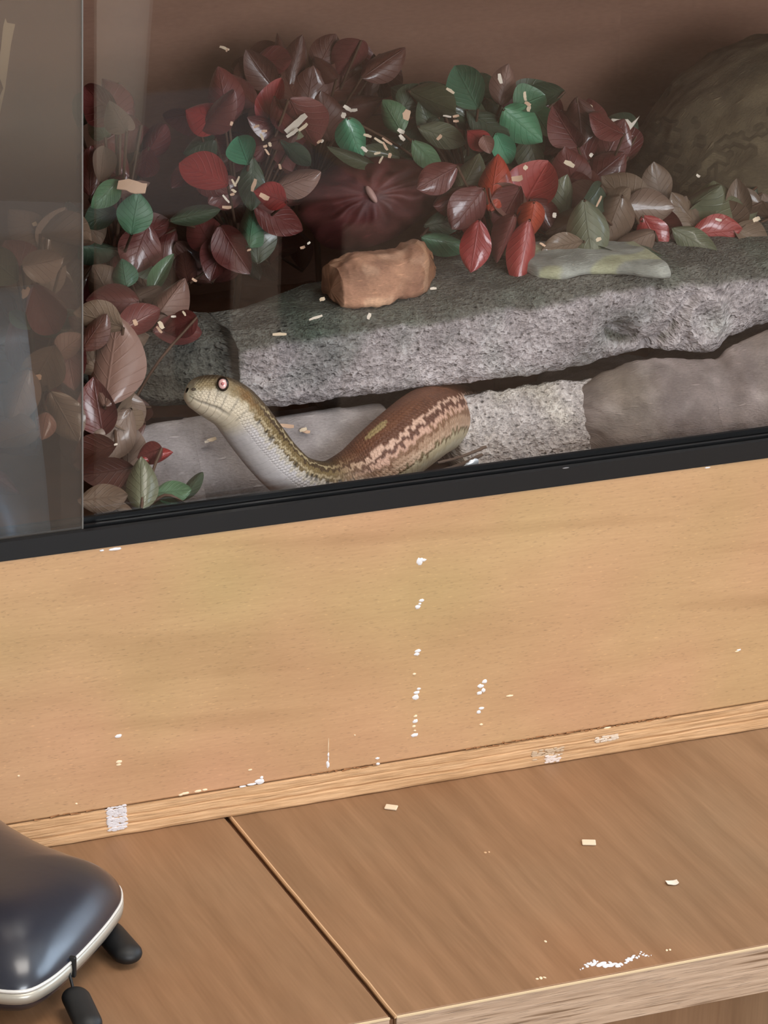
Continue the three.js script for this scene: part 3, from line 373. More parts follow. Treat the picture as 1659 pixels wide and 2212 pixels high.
// ---------------------------------------------------------------- artificial plants
const veinTex = tex(256, 256, (u, v) => { const d = Math.abs(u - 0.5); const mid = 1 - smooth(0.0, 0.035, d), s = Math.abs(((v * 7 - d * 5) % 1 + 1) % 1 - 0.5), side = (1 - smooth(0.0, 0.1, 0.5 - s)) * 0.6; const k = 255 * clamp(0.25 + 0.5 * Math.max(mid, side) + 0.1 * nz(u * 20, v * 20, 2)); return [k, k, k]; }, 1, 1, false);
veinTex.offset.set(0, 0);
function leafGeo(cup, bend, blunt, wave) { const W = 10, H = 14, pos = [], uv = [], idx = [];
  for (let j = 0; j <= H; j++) for (let i = 0; i <= W; i++) { const t = j / H, s = i / W * 2 - 1; const w = 0.5 * Math.pow(Math.sin(Math.PI * Math.pow(clamp(t * 0.985 + 0.012), blunt)), 0.72); const x = s * w, z = -cup * s * s * w * 1.6 - bend * t * t + wave * Math.sin(t * 9 + s * 2) * Math.abs(s) * 0.06 - 0.035 * (1 - Math.abs(s)) ** 3 * (1 - t * 0.6); pos.push(x, t, z); uv.push(i / W, t); }
  for (let j = 0; j < H; j++) for (let i = 0; i < W; i++) { const a = j * (W + 1) + i, b = a + W + 1; idx.push(a, a + 1, b, b, a + 1, b + 1); }
  const g = new THREE.BufferGeometry(); g.setAttribute('position', new THREE.Float32BufferAttribute(pos, 3)); g.setAttribute('uv', new THREE.Float32BufferAttribute(uv, 2)); g.setIndex(idx); g.computeVertexNormals(); return g; }
const LEAVES = [leafGeo(0.35, 0.12, 0.9, 0.3), leafGeo(0.6, 0.22, 0.8, 0.5), leafGeo(0.18, -0.1, 1.05, 0.6), leafGeo(-0.3, 0.18, 0.88, 0.4)];
const leafMat = (r, g, b, rough = 0.42) => phys({ color: S(r, g, b), roughness: rough, bumpMap: veinTex, bumpScale: 0.0006, side: THREE.DoubleSide, clearcoat: 0.5, clearcoatRoughness: 0.13 });
const LM = {
  r: [leafMat(152, 52, 50), leafMat(142, 46, 46), leafMat(154, 60, 56)], o: [leafMat(168, 66, 46), leafMat(170, 72, 50)],
  d: [leafMat(104, 50, 47), leafMat(94, 44, 41), leafMat(106, 57, 53)], m: [leafMat(90, 52, 42, 0.55), leafMat(82, 46, 37, 0.55)],
  g: [leafMat(76, 116, 88), leafMat(86, 118, 86), leafMat(68, 106, 82)], G: [leafMat(72, 138, 104), leafMat(82, 138, 102)],
  k: [leafMat(68, 82, 62), leafMat(80, 86, 64), leafMat(62, 76, 60)], y: [leafMat(106, 108, 84), leafMat(98, 102, 80)],
  b: [leafMat(116, 96, 78, 0.6), leafMat(106, 86, 70, 0.6), leafMat(122, 100, 86, 0.6)], n: [leafMat(134, 92, 80, 0.55), leafMat(128, 96, 84, 0.55)] };
const stemMat = std({ color: S(84, 60, 44), roughness: 0.7 });
function leafMatrix(px, py, z, len, wid, ang, tilt, roll) {
  const c = at(px, py, { z }), k = mpp(c), a = ang * Math.PI / 180, T = tilt * Math.PI / 180, q = roll * Math.PI / 180;
  const e = RIGHT.clone().multiplyScalar(Math.cos(a)).addScaledVector(UPV, Math.sin(a)), tw = LOOK.clone().negate();
  const Y = e.clone().multiplyScalar(Math.cos(T)).addScaledVector(tw, Math.sin(T)), Z0 = tw.clone().multiplyScalar(Math.cos(T)).addScaledVector(e, -Math.sin(T)), X0 = new THREE.Vector3().crossVectors(Y, Z0);
  const X = X0.clone().multiplyScalar(Math.cos(q)).addScaledVector(Z0, Math.sin(q)), Z = new THREE.Vector3().crossVectors(X, Y);
  const L = len * k / Math.max(0.5, Math.cos(T)), W = wid * k / Math.max(0.5, Math.cos(q)) * 1.02; const base = c.clone().addScaledVector(Y, -L / 2);
  return new THREE.Matrix4().makeBasis(X.multiplyScalar(W), Y.multiplyScalar(L), Z.multiplyScalar(L * 0.8)).setPosition(base);
}
function plant(name, label, root, rootZ, list, fill) {
  const r = at(root[0], root[1], { z: rootZ }); r.y = G0 - 0.002; const t = thing(name, label, 'artificial plant', r); const bases = [];
  const put = (code, M4, v) => { const ms = LM[code]; const m = mesh('leaf', LEAVES[v % LEAVES.length], ms[Math.floor(rnd() * ms.length)], t); m.applyMatrix4(new THREE.Matrix4().makeTranslation(-r.x, -r.y, -r.z).multiply(M4)); bases.push(V().setFromMatrixPosition(M4).sub(r)); return m; };
  for (const row of list.trim().split(';')) { const f = row.trim().split(/\s+/); if (f.length < 7) continue; const [x, y, len, wid, ang, z] = f.slice(1, 7).map(Number); const tilt = f[7] !== undefined ? Number(f[7]) : rr(-25, 20), roll = f[8] !== undefined ? Number(f[8]) : rr(-25, 25); put(f[0], leafMatrix(x, y, z, len, wid, ang, tilt, roll), Math.floor(rnd() * 4)); }
  for (const [codes, n, x0, y0, x1, y1, z0, z1, s0, s1] of fill) for (let i = 0; i < n; i++) { const len = rr(s0, s1); put(codes[Math.floor(rnd() * codes.length)], leafMatrix(rr(x0, x1), rr(y0, y1), rr(z0, z1), len, len * rr(0.5, 0.8), rr(0, 360), rr(-50, 40), rr(-45, 45)), Math.floor(rnd() * 4)); }
  // a stem from the foot with twigs out to the leaves
  let cx = 0, cy = 0, cz = 0; bases.forEach(b => { cx += b.x / bases.length; cy += b.y / bases.length; cz += b.z / bases.length; });
  const fork = V(cx * 0.7, Math.max(0.03, cy * 0.62), cz * 0.7), tube = (a, b, w, sag) => { const m = a.clone().lerp(b, 0.5); m.y += sag; return new THREE.TubeGeometry(new THREE.CatmullRomCurve3([a, m, b]), 8, w, 5); };
  mesh('stem', tube(V(0, 0, 0), fork, 0.0022, 0.004), stemMat, t);
  mesh('twigs', mergeGeometries(bases.map(b => tube(fork, b, 0.0009, 0.004 + rnd() * 0.006))), stemMat, t).userData.kind = 'stuff';
  return t;
}
plant('red_plant', 'dark red and green plastic plant at the left edge of the right glass door', [235, 560], -0.29, `
 d 232 215 105 70 112 -.27 -10 20; d 262 288 95 84 200 -.28; d 222 365 115 95 160 -.27; d 300 300 70 60 20 -.29; g 228 420 82 50 228 -.2 5 20; g 292 462 92 78 82 -.2 -20 -10; k 215 470 80 60 200 -.22; n 288 408 70 34 20 -.21 20 0;
 d 302 537 110 92 250 -.22 -10 10; g 268 588 64 56 100 -.19; g 348 592 104 38 62 -.2 0 10; b 285 645 120 64 28 -.18; n 366 642 116 78 58 -.15 -12 12; d 244 650 112 84 178 -.17; d 386 716 108 66 2 -.13 -20 10; b 320 705 100 74 200 -.15; k 342 690 80 60 90 -.17; b 220 612 90 80 120 -.2`,
  [['dddbk', 26, 190, 210, 340, 680, -0.33, -0.22, 70, 115]]);
plant('red_plant', 'red and green plastic plant left of the maroon dome, with a bright round green leaf', [500, 560], -0.28, `
 r 442 247 92 80 160 -.25 -15 -20; d 482 205 128 78 102 -.27 0 10; r 588 222 126 58 76 -.26 -10 15; y 622 250 104 74 66 -.24 -10 15; G 523 322 74 68 112 -.21 -25 10; k 428 312 78 68 200 -.25; r 438 372 124 84 152 -.19 -15 -10; d 492 418 96 70 205 -.21; k 545 398 120 58 268 -.2 10 10; g 545 470 130 66 84 -.2 -15 5; r 586 424 74 58 158 -.17 -30 20; n 640 388 108 62 22 -.18 10 20; k 420 464 112 42 12 -.2; d 455 392 90 70 330 -.21;
 d 505 540 120 78 300 -.2; d 470 556 100 74 250 -.21; k 556 515 110 84 92 -.2; d 612 330 84 60 300 -.24; d 600 470 120 72 330 -.19; m 610 300 70 44 200 -.23; d 440 500 100 80 120 -.22; k 640 330 90 40 320 -.22`,
  [['ddddkm', 40, 390, 230, 660, 600, -0.34, -0.22, 70, 120]]);
plant('maroon_plant', 'dull maroon plastic plant standing against the back panel above the other leaves', [700, 400], -0.36, `
 m 600 112 110 40 96 -.36; m 642 132 118 52 76 -.35; m 702 118 100 70 62 -.36; m 828 132 118 64 38 -.33 -10 20; m 562 152 100 66 128 -.35; m 742 178 120 84 42 -.35; m 668 202 120 82 82 -.34; m 782 222 110 70 20 -.34; m 704 252 110 80 100 -.33; m 622 172 100 70 110 -.35; d 520 190 100 60 130 -.34; m 800 172 110 40 80 -.36; m 570 250 90 60 60 -.34`,
  [['mmmd', 30, 545, 120, 840, 330, -0.4, -0.34, 70, 105]]);
plant('green_plant', 'green plastic plant with glossy oval leaves in the middle against the back panel', [1000, 420], -0.32, `
 g 1006 186 112 84 118 -.28 -12 10; k 940 212 96 52 142 -.29 0 20; n 1092 182 92 58 78 -.29 0 -15; g 1146 216 78 72 28 -.27 -20 20; G 1132 272 112 82 322 -.26 -20 0; g 1170 262 72 56 300 -.275; k 1054 268 110 60 326 -.27; G 1088 322 74 52 298 -.24 -20 0; g 846 252 84 56 122 -.27; G 768 300 96 66 292 -.24 -10 10; k 884 214 76 60 60 -.3; k 1006 256 120 76 332 -.28; y 955 292 110 56 340 -.27; g 922 336 92 50 312 -.23 0 20; y 1014 372 104 72 66 -.22 -10 10; r 1036 302 66 50 320 -.24; n 1052 312 40 34 290 -.23; k 900 270 100 70 200 -.29; k 820 330 90 40 170 -.25; k 760 340 110 30 160 -.24; g 965 520 110 50 350 -.17 0 10; k 960 480 90 54 10 -.19; k 1040 330 90 60 200 -.26`,
  [['kkkyd', 34, 850, 200, 1180, 400, -0.36, -0.27, 70, 110]]);
plant('red_plant', 'bright red plastic plant hanging over the slab right of the orange stone', [1090, 500], -0.2, `
 o 1066 392 130 74 82 -.19 -10 10; r 1152 402 146 108 62 -.2 -15 10; r 1026 532 112 68 262 -.135 -10 -10; r 1134 548 148 62 262 -.135 5 15; d 1096 518 112 46 252 -.145; o 1148 478 84 60 262 -.16; d 1096 452 110 70 240 -.18; d 944 384 100 70 210 -.19; d 1010 450 110 80 230 -.18; d 985 420 100 70 200 -.19; n 1100 440 110 70 320 -.185; d 1170 470 90 64 300 -.18; d 1120 500 90 50 230 -.17`,
  [['dddr', 16, 990, 380, 1190, 500, -0.27, -0.2, 70, 110]]);
plant('maroon_plant', 'dark maroon plastic plant between the bright red leaves and the rounded rock hide', [1270, 420], -0.28, `
 d 1242 292 122 88 118 -.28; d 1322 312 120 78 62 -.28; d 1232 374 112 92 100 -.24 -20 0; d 1306 362 110 80 40 -.26; d 1202 302 100 70 130 -.29; d 1350 300 80 70 100 -.3; d 1280 420 110 80 330 -.23; d 1206 420 100 70 210 -.23; d 1270 250 90 70 90 -.31; n 1250 432 110 80 200 -.215; k 1345 270 70 40 160 -.31`,
  [['ddm', 22, 1190, 260, 1370, 450, -0.34, -0.25, 70, 110]]);
plant('withered_plant', 'brownish olive plastic plant with rounded leaves at the foot of the rock hide', [1420, 520], -0.19, `
 b 1422 396 94 68 104 -.2 -5 -15; b 1346 428 124 104 128 -.185 -25 20; y 1546 438 112 146 90 -.18 -25 0; b 1552 470 100 130 95 -.175 -20 0; r 1548 500 110 70 8 -.165; r 1410 506 90 70 300 -.165; y 1272 500 140 92 278 -.14 10 0; b 1322 480 120 90 250 -.16; b 1228 480 110 80 200 -.17; y 1605 470 100 80 30 -.19; k 1402 545 100 44 340 -.14; b 1470 470 100 70 70 -.18; y 1500 520 110 60 330 -.15; b 1360 520 110 60 200 -.15; d 1440 490 90 70 320 -.17; b 1215 530 90 50 190 -.145; k 1330 560 110 26 330 -.135; b 1625 510 90 60 340 -.16`,
  [['bbyk', 22, 1200, 430, 1640, 520, -0.24, -0.16, 70, 110]]);
plant('brown_leaf_plant', 'reddish brown plastic leaves left of the slab end, largest with pale rim', [240, 840], -0.12, `
 n 236 778 200 126 84 -.085 -5 20; b 215 690 112 76 160 -.1; d 300 690 110 66 30 -.12; d 210 880 120 90 100 -.08; b 250 940 130 90 240 -.075 10 10; m 200 980 110 70 200 -.07; b 190 760 110 70 120 -.1; d 388 700 80 60 200 -.12`,
  [['bmd', 14, 180, 700, 280, 1040, -0.13, -0.08, 80, 120]]);
plant('green_sprig', 'small green plastic sprig with one shiny oval leaf just behind the door track', [330, 1090], -0.03, `
 y 305 1040 118 70 92 -.028 -20 0; g 372 1062 84 52 4 -.034 0 20; k 412 1052 78 30 52 -.034; r 340 988 74 36 14 -.045; d 322 978 60 50 200 -.046; b 222 1076 110 64 6 -.026 0 10; k 360 1088 90 40 176 -.032; b 240 1100 100 50 350 -.024; m 230 1020 120 70 190 -.05`, []);
plant('dim_plant', 'dim plastic plant seen through the hazy left glass door', [70, 700], -0.2, `
 g 42 690 66 36 142 -.12 -20 0; k 116 690 110 60 20 -.14; b 60 640 110 80 160 -.16; b 110 590 110 80 60 -.18; d 40 560 100 80 120 -.2; b 120 500 110 76 70 -.22; b 60 480 110 80 140 -.23; d 150 780 120 80 280 -.1; b 90 800 120 90 240 -.1; b 140 900 120 80 300 -.08; n 95 920 60 50 260 -.07; b 40 860 130 80 250 -.08; b 20 950 130 70 200 -.07; n 150 745 70 56 40 -.1`,
  [['bbdk', 26, -20, 480, 170, 1080, -0.28, -0.09, 80, 130]]);
// ---------------------------------------------------------------- wood shavings and scraps inside the vivarium
const chipMat = [std({ color: S(226, 206, 178), roughness: 0.8, side: THREE.DoubleSide }), std({ color: S(232, 220, 204), roughness: 0.8, side: THREE.DoubleSide }), std({ color: S(214, 178, 150), roughness: 0.8, side: THREE.DoubleSide })];
function chipGeo(curl, s) { const g = new THREE.BoxGeometry(1, 1, 0.1, 6, 3, 1), p = g.attributes.position; for (let i = 0; i < p.count; i++) { const x = p.getX(i), y = p.getY(i); p.setXYZ(i, x, y * (1 - 0.7 * Math.abs(x) ** 1.3) + 0.25 * nz(x * 2 + s, s, 1) + 0.12 * nz(x * 6, y * 5, s), p.getZ(i) + curl * x * x); } g.computeVertexNormals(); return g; }
const CHIPS = [chipGeo(0.5, 1), chipGeo(-0.3, 4), chipGeo(0.9, 8), chipGeo(0.15, 12)];
function chip(px, py, len, wid, ang, z, label, group, v, mat) { const m = mesh('wood_shaving', CHIPS[v === undefined ? Math.floor(rnd() * 4) : v], mat || chipMat[Math.floor(rnd() * 3)]); const c = at(px, py, { z }), k = mpp(c), a = ang * Math.PI / 180; const X = RIGHT.clone().multiplyScalar(Math.cos(a)).addScaledVector(UPV, Math.sin(a)), Z = LOOK.clone().negate().addScaledVector(V(0, 1, 0), rr(0, 0.9)).addScaledVector(RIGHT, rr(-0.4, 0.4)), Y = new THREE.Vector3().crossVectors(Z, X).normalize(); Z.crossVectors(X, Y);
  m.applyMatrix4(new THREE.Matrix4().makeBasis(X.multiplyScalar(len * k), Y.multiplyScalar(wid * k), Z.multiplyScalar(Math.min(len, wid * 1.5) * k * 0.8)).setPosition(c)); return tag(m, label, 'wood shaving', group); }
{ const rows = `485 104 22 7 160 -.36;490 108 8 5 70 -.35;500 267 9 7 80 -.2;554 273 13 6 20 -.2;571 283 12 6 5 -.2;566 296 17 6 290 -.2;583 312 10 7 110 -.2;573 316 9 6 20 -.2;577 328 16 5 305 -.2;605 360 12 6 290 -.2;655 275 24 8 40 -.22;632 288 30 9 35 -.22;505 395 18 5 300 -.18;512 392 24 5 65 -.18;505 412 12 6 330 -.18;502 420 10 6 20 -.18;548 400 28 9 72 -.18;488 430 22 5 310 -.18;490 448 20 8 0 -.18;571 425 22 12 335 -.155;666 252 16 8 30 -.23;678 246 12 7 45 -.23;750 234 18 9 325 -.27;764 238 16 8 10 -.27;742 249 12 11 80 -.22;878 248 22 17 70 -.24;866 284 16 10 330 -.23;868 298 16 9 310 -.23;787 322 16 9 320 -.21;794 293 18 7 340 -.22;818 304 22 6 330 -.22;836 306 26 6 325 -.22;832 316 20 6 300 -.22;815 331 14 6 10 -.22;842 336 11 8 80 -.22;690 306 12 6 30 -.22;696 305 8 6 60 -.22;823 345 18 5 60 -.22;985 251 14 6 10 -.25;985 262 12 6 0 -.25;966 251 18 5 350 -.25;949 297 14 8 50 -.24;973 196 20 7 325 -.26;1080 170 22 9 100 -.27;1134 208 20 7 95 -.25;1140 224 14 8 330 -.25;1142 234 14 9 80 -.25;1203 245 22 12 10 -.3;1216 243 12 6 5 -.3;1224 251 8 9 80 -.3;1276 232 12 10 300 -.31;1262 222 10 5 10 -.31;1135 362 10 10 60 -.18;1117 386 24 14 10 -.18;1230 354 24 12 330 -.21;1277 335 9 8 50 -.23;1265 447 16 8 20 -.16;1198 465 11 9 80 -.16;1294 435 26 5 65 -.16;1133 445 16 5 320 -.17;1293 517 12 9 20 -.13;1172 528 14 6 330 -.13;1552 475 14 7 350 -.15;1634 474 16 10 20 -.15;1508 380 9 7 330 -.17;1385 602 16 12 40 -.13;1338 575 14 10 60 -.125;1224 578 30 16 5 -.122;1225 593 16 9 0 -.118;654 535 11 7 15 -.17;667 525 8 5 40 -.17;538 540 9 5 20 -.17;500 678 14 8 340 -.15;696 646 12 9 20 -.118;682 686 30 6 18 -.108;604 722 30 8 0 -.103;797 683 14 8 70 -.105;936 623 14 6 0 -.125;348 702 18 10 300 -.12;344 712 18 6 310 -.12;292 697 14 10 290 -.12;375 684 11 5 0 -.12;398 677 12 5 300 -.12;420 605 12 6 330 -.14;620 920 30 9 355 -.097;660 932 20 8 350 -.097;655 928 16 8 20 -.097;458 950 20 9 15 -.092;447 954 10 6 20 -.092;75 484 10 10 30 -.18;105 492 18 14 60 -.17;85 572 24 9 20 -.16;106 588 10 8 70 -.16;55 632 26 18 40 -.13;82 815 12 16 100 -.1;250 960 8 5 20 -.05`;
  // each shaving is told by the landmark it lies at and its place there, counted from the left
  const SPOT = [[0, 0, 178, 1100, 'seen through the hazy left glass door'], [178, 600, 470, 1100, 'at the brown leaves left of the snake'], [430, 60, 540, 130, 'at the top left of the maroon plant'], [480, 250, 612, 385, 'by the bright round green leaf'], [480, 385, 620, 470, 'over the dark green upright leaves'], [590, 220, 700, 320, 'around the olive leaf beside the red leaves'], [700, 225, 900, 365, 'around the two green leaves above the maroon dome'], [900, 150, 1060, 310, 'on the olive leaves of the green plant'], [1060, 150, 1160, 260, 'at the right tips of the green plant'], [1160, 215, 1300, 350, 'over the dark maroon leaves'], [1090, 340, 1260, 470, 'on the bright red leaves'], [1120, 425, 1240, 480, 'below the bright red leaves'], [1170, 370, 1659, 530, 'among the brown leaves under the rock hide'], [1190, 560, 1420, 620, 'on the flat pale stone'], [520, 500, 1000, 740, 'around the orange stone on the slab'], [430, 900, 700, 980, 'on the slate beside the snake neck'], [440, 660, 520, 700, 'at the left end of the slab']];
  const ORD = 'first second third fourth fifth sixth seventh eighth ninth tenth eleventh twelfth thirteenth fourteenth'.split(' ');
  const bins = new Map(); for (const r of rows.split(';')) { const f = r.trim().split(/\s+/).map(Number); const i = SPOT.findIndex(q => f[0] >= q[0] && f[0] <= q[2] && f[1] >= q[1] && f[1] <= q[3]); if (i < 0) console.log('no spot', r); if (!bins.has(i)) bins.set(i, []); bins.get(i).push(f); }
  for (const [i, list] of bins) { list.sort((p, q) => p[0] - q[0]); list.forEach((f, n) => { const place = SPOT[i][4]; const label = list.length === 1 ? `lone tiny pale wood shaving ${place}` : `${n === 0 ? 'leftmost' : n === list.length - 1 ? 'rightmost' : ORD[n] + ' from left'} of pale shavings ${place}`; chip(f[0], f[1], f[2], f[3], f[4], f[5], label, `wood shavings ${place}`); }); } }
{ // the big torn scrap at the back, built as a curled jagged sheet
  const c = at(1344, 264, { z: -0.3 }), k = mpp(c), sh = new THREE.Shape(); [[-46, -6], [-38, 0], [-28, 2], [-22, 9], [-6, 6], [12, 5], [20, -4], [38, 10], [26, -6], [10, -24], [2, -14], [-14, -8], [-30, -8]].forEach(([x, y], i) => i ? sh.lineTo(x, y) : sh.moveTo(x, y)); sh.closePath();
  const g = new THREE.ExtrudeGeometry(sh, { depth: 2, bevelEnabled: true, bevelSize: 0.8, bevelThickness: 0.8, bevelSegments: 1 }); g.scale(k, k, k); const m = mesh('bark_scrap', g, chipMat[1]); m.position.copy(c); m.rotation.set(-0.25, -0.3, 0);
  tag(m, 'jagged white torn scrap of bark at the left edge of the rock hide', 'bark scrap');
  // strip of peeling tape on the back panel at the far left
  const s2 = new THREE.Shape(); [[8, -88], [-2, -60], [0, -30], [4, 0], [9, 40], [14, 56], [18, 46], [36, 42], [26, 0], [18, -50], [12, -90], [-8, -170], [-30, -170]].forEach(([x, y], i) => i ? s2.lineTo(x, y) : s2.moveTo(x, y)); s2.closePath();
  const c2 = at(0, 100, { z: VZ + 0.0135 }), k2 = mpp(c2), g2 = new THREE.ExtrudeGeometry(s2, { depth: 2, bevelEnabled: false }); g2.scale(k2, k2 * 1.08, k2 * 0.6); const m2 = mesh('tape_strip', g2, std({ color: S(214, 196, 168), roughness: 0.7 })); m2.position.set(c2.x, c2.y, VZ + 0.012); tag(m2, 'torn strip of pale tape slanting on the back panel at the far left', 'tape');
  const sc = chip(285, 402, 62, 30, 350, -0.19, 'broad pale pinkish wood flake above the striped shiny leaf at the left', undefined, 1, chipMat[2]); sc.name = numbered('wood_flake');
  const lower = chip(640, 268, 58, 16, 40, -0.225, 'curled white wood flake hanging under the olive leaf beside the red ones', undefined, 2, chipMat[1]); lower.name = numbered('wood_flake'); }
{ // silvery scrap and two dark twigs by the snake
  const c = at(1011, 1011, { z: -0.026 }), k = mpp(c); const t = new THREE.SphereGeometry(1, 24, 12), p = t.attributes.position; for (let i = 0; i < p.count; i++) { const x = p.getX(i), y = p.getY(i), z = p.getZ(i), q = 1 + 0.12 * Math.sin(x * 16); p.setXYZ(i, x * 29 * k, y * 11 * k * q * (1 + 0.3 * x), z * 5 * k * q); } t.computeVertexNormals(); t.rotateZ(0.62);
  const m = mesh('foil_scrap', t, std({ color: S(214, 220, 226), roughness: 0.28, metalness: 0.45 })); m.position.copy(c); tag(m, 'small shiny silvery scrap leaning behind the track right of the snake', 'scrap');
  for (const [x0, y0, x1, y1, w, z, lab] of [[945, 1000, 1050, 965, 7, -0.045, 'upper of two dark dry twigs beside the silvery scrap'], [950, 1018, 1042, 982, 9, -0.042, 'lower of two dark dry twigs beside the silvery scrap'], [1060, 1008, 1098, 998, 8, -0.04, 'short dark twig lying right of the silvery scrap']]) { const a = at(x0, y0, { z }), b = at(x1, y1, { z: z - 0.006 }), mid = a.clone().lerp(b, 0.5); mid.y -= 0.001; const g = new THREE.TubeGeometry(new THREE.CatmullRomCurve3([a, mid, b]), 16, w * mpp(a) / 2, 7), q = g.attributes.position; for (let i = 0; i < q.count; i++) q.setXYZ(i, q.getX(i), q.getY(i) + nz(q.getX(i) * 400, q.getY(i) * 400, 2) * 0.0006, q.getZ(i)); g.computeVertexNormals(); tag(mesh('twig', g, std({ color: S(96, 78, 66), roughness: 0.85 })), lab, 'twig'); } }
// ---------------------------------------------------------------- shavings on the table
for (const [px, py, len, wid, ang, label, v] of [[845, 1742, 27, 10, 330, 'cream rectangular wood shaving on the table below the panel near the seam', 3], [1272, 1818, 30, 11, 2, 'cream flat wood shaving in the middle of the right table board', 3], [1452, 1905, 26, 10, 35, 'curled white wood shaving farthest right on the table', 0]]) { const c = at(px, py, { y: 0.0012 }), k = mpp(c); const m = mesh('wood_shaving', v === 3 ? new RoundedBoxGeometry(1, 1, 0.25, 2, 0.08) : CHIPS[v], chipMat[v === 3 ? 0 : 1]); const a = ang * Math.PI / 180; const X = RIGHT.clone().multiplyScalar(Math.cos(a)).addScaledVector(UPV, Math.sin(a)); X.y = 0; X.multiplyScalar(1); const Z = V(0, 1, 0), Y = new THREE.Vector3().crossVectors(Z, X).normalize(); X.normalize(); m.applyMatrix4(new THREE.Matrix4().makeBasis(X.multiplyScalar(len * k), Y.multiplyScalar(wid * k * 2), Z.multiplyScalar(0.004)).setPosition(V(c.x, 0.0007, c.z))); tag(m, label, 'wood shaving'); }
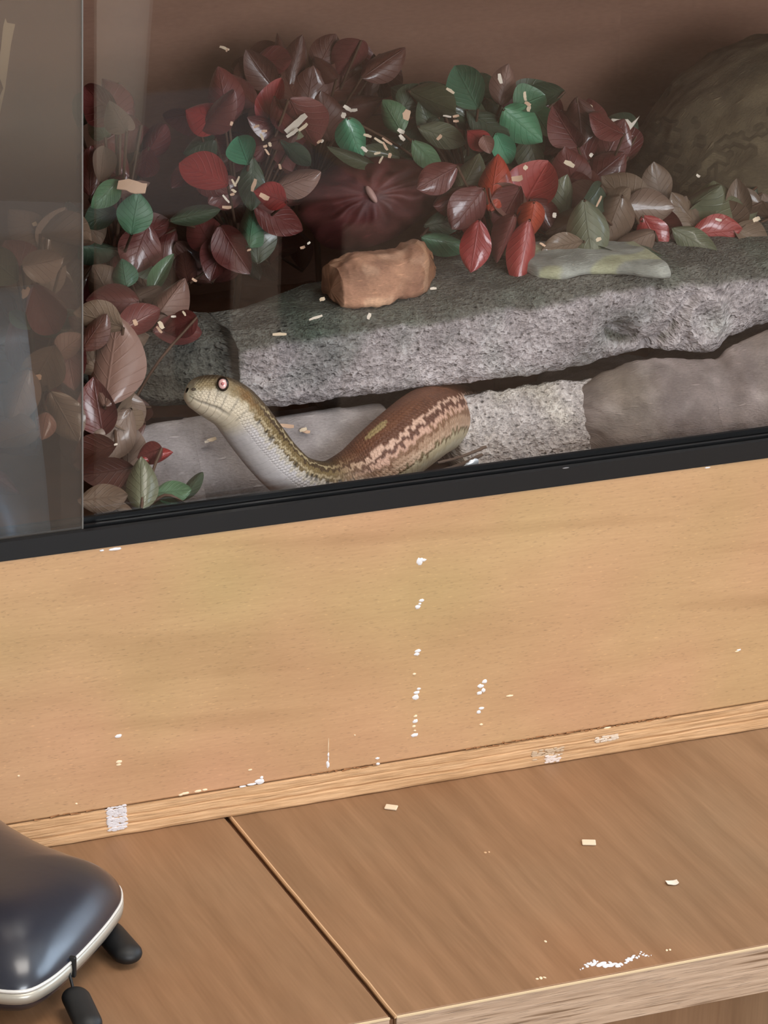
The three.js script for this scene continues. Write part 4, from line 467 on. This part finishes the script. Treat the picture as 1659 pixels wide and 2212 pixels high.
// ---------------------------------------------------------------- black zip case
{
  // plan of the case: a waisted rounded outline on the table, x and z in metres
  const rimY = 0.0225, LINE = [[-0.204, 0.088], [-0.1955, 0.101], [-0.1985, 0.116], [-0.2085, 0.131], [-0.226, 0.151], [-0.2445, 0.1695], [-0.261, 0.183], [-0.2735, 0.1885], [-0.286, 0.184], [-0.302, 0.166], [-0.316, 0.135], [-0.325, 0.09], [-0.322, 0.045], [-0.306, 0.015], [-0.275, 0.0075], [-0.256, 0.007], [-0.238, 0.012], [-0.2295, 0.036], [-0.2195, 0.062]];
  const N = 160, outline = new THREE.CatmullRomCurve3(LINE.map(([x, z]) => V(x, 0, z)), true, 'centripetal').getSpacedPoints(N), base = V(-0.262, 0, 0.098);
  const t = thing('zip_case', 'black glossy hard zip case with a silver rim lying at the left on the table', 'case', base);
  const plan = (i, k = 1) => [(outline[i].x - base.x) * k, (outline[i].z - base.z) * k];
  const shell = (y0, h, dir, e, kp) => { const M = 34, pos = [], idx = [], uv = []; for (let j = 0; j <= M; j++) for (let i = 0; i <= N; i++) { const kk = 1 - (j / M) ** 1.5, yy = Math.pow(1 - Math.pow(kk, kp), e) * h * dir; const [x, z] = plan(i, kk); pos.push(x, y0 + yy, z); uv.push(x, z); }
    for (let j = 0; j < M; j++) for (let i = 0; i < N; i++) { const a = j * (N + 1) + i, b = a + N + 1; idx.push(a, b, a + 1, a + 1, b, b + 1); } const g = new THREE.BufferGeometry(); g.setAttribute('position', new THREE.Float32BufferAttribute(pos, 3)); g.setAttribute('uv', new THREE.Float32BufferAttribute(uv, 2)); g.setIndex(idx); g.computeVertexNormals(); return g; };
  const grain = tex(256, 256, (u, v) => { const k = 128 + nz(u * 60, v * 60, 1) * 60 + nz(u * 130, v * 130, 4) * 50; return [k, k, k]; }, 0.25, 0.25, false);
  const hard = phys({ color: S(20, 25, 40), specularIntensity: 0.7, roughness: 0.38, side: THREE.DoubleSide, bumpMap: grain, bumpScale: 0.00008, clearcoat: 0.85, clearcoatRoughness: 0.22 });
  mesh('upper_shell', shell(rimY + 0.0035, 0.024, 1, 0.72, 3.0), hard, t); mesh('lower_shell', shell(rimY - 0.0035, rimY - 0.0036, -1, 0.6, 4), hard, t);
  const rim = (y0, y1, k, mat, name) => { const pos = [], idx = []; const prof = [[0.965, y0], [k, y0], [k * 1.004, (y0 + y1) / 2], [k, y1], [0.965, y1]]; for (let j = 0; j < prof.length; j++) for (let i = 0; i <= N; i++) { const [x, z] = plan(i, prof[j][0]); pos.push(x, prof[j][1], z); } for (let j = 0; j < prof.length - 1; j++) for (let i = 0; i < N; i++) { const a = j * (N + 1) + i, b = a + N + 1; idx.push(a, b, a + 1, a + 1, b, b + 1); } const g = new THREE.BufferGeometry(); g.setAttribute('position', new THREE.Float32BufferAttribute(pos, 3)); g.setIndex(idx); g.computeVertexNormals(); return mesh(name, g, mat, t); };
  const silver = std({ color: S(178, 172, 160), roughness: 0.35, metalness: 0.35, side: THREE.DoubleSide }), bright = std({ color: S(232, 230, 226), roughness: 0.3, metalness: 0.3, side: THREE.DoubleSide });
  rim(rimY - 0.0042, rimY + 0.0016, 1.012, silver, 'rim').userData.label = 'silver rim of the case'; rim(rimY + 0.0017, rimY + 0.0036, 1.008, bright, 'rim').userData.label = 'bright upper edge of the rim';
  // two rubber zip pulls
  const rubber = std({ color: S(14, 14, 15), roughness: 0.55 });
  const pull = (x0, y0, x1, y1, h0, h1, w, slider) => { const a = at(x0, y0, { y: h0 }), b = at(x1, y1, { y: h1 }), d = b.clone().sub(a), L = d.length(), g = new THREE.CapsuleGeometry(w, L - 2 * w * 0.5, 8, 20); g.scale(1, 1, 0.62); g.translate(0, L / 2, 0); const y = d.clone().normalize(), x = y.clone().cross(V(0, 1, 0)).normalize(), z = x.clone().cross(y); g.applyMatrix4(new THREE.Matrix4().makeBasis(x, y, z)); g.translate(a.x - base.x, a.y, a.z - base.z); const m = mesh('zip_pull', g, rubber, t);
    const q = at(slider[0], slider[1], { y: rimY }), cord = new THREE.TubeGeometry(new THREE.CatmullRomCurve3([V(q.x - base.x, rimY, q.z - base.z), V((q.x + a.x) / 2 - base.x, (rimY + h0) / 2 + 0.001, (q.z + a.z) / 2 - base.z), V(a.x - base.x, a.y, a.z - base.z)]), 12, 0.0008, 6); mesh('cord', cord, rubber, m); };
  pull(228, 2006, 281, 2066, 0.0085, 0.0062, 0.0082, [222, 2006]); pull(160, 2146, 194, 2218, 0.011, 0.0062, 0.0074, [146, 2092]);
  const sl = at(146, 2086, { y: rimY }), sg = new RoundedBoxGeometry(0.0028, 0.0115, 0.009, 2, 0.0008); sg.rotateY(0.9); sg.translate(sl.x - base.x, rimY, sl.z - base.z); mesh('zip_slider', sg, rubber, t);
}
renderer.render(scene, camera);
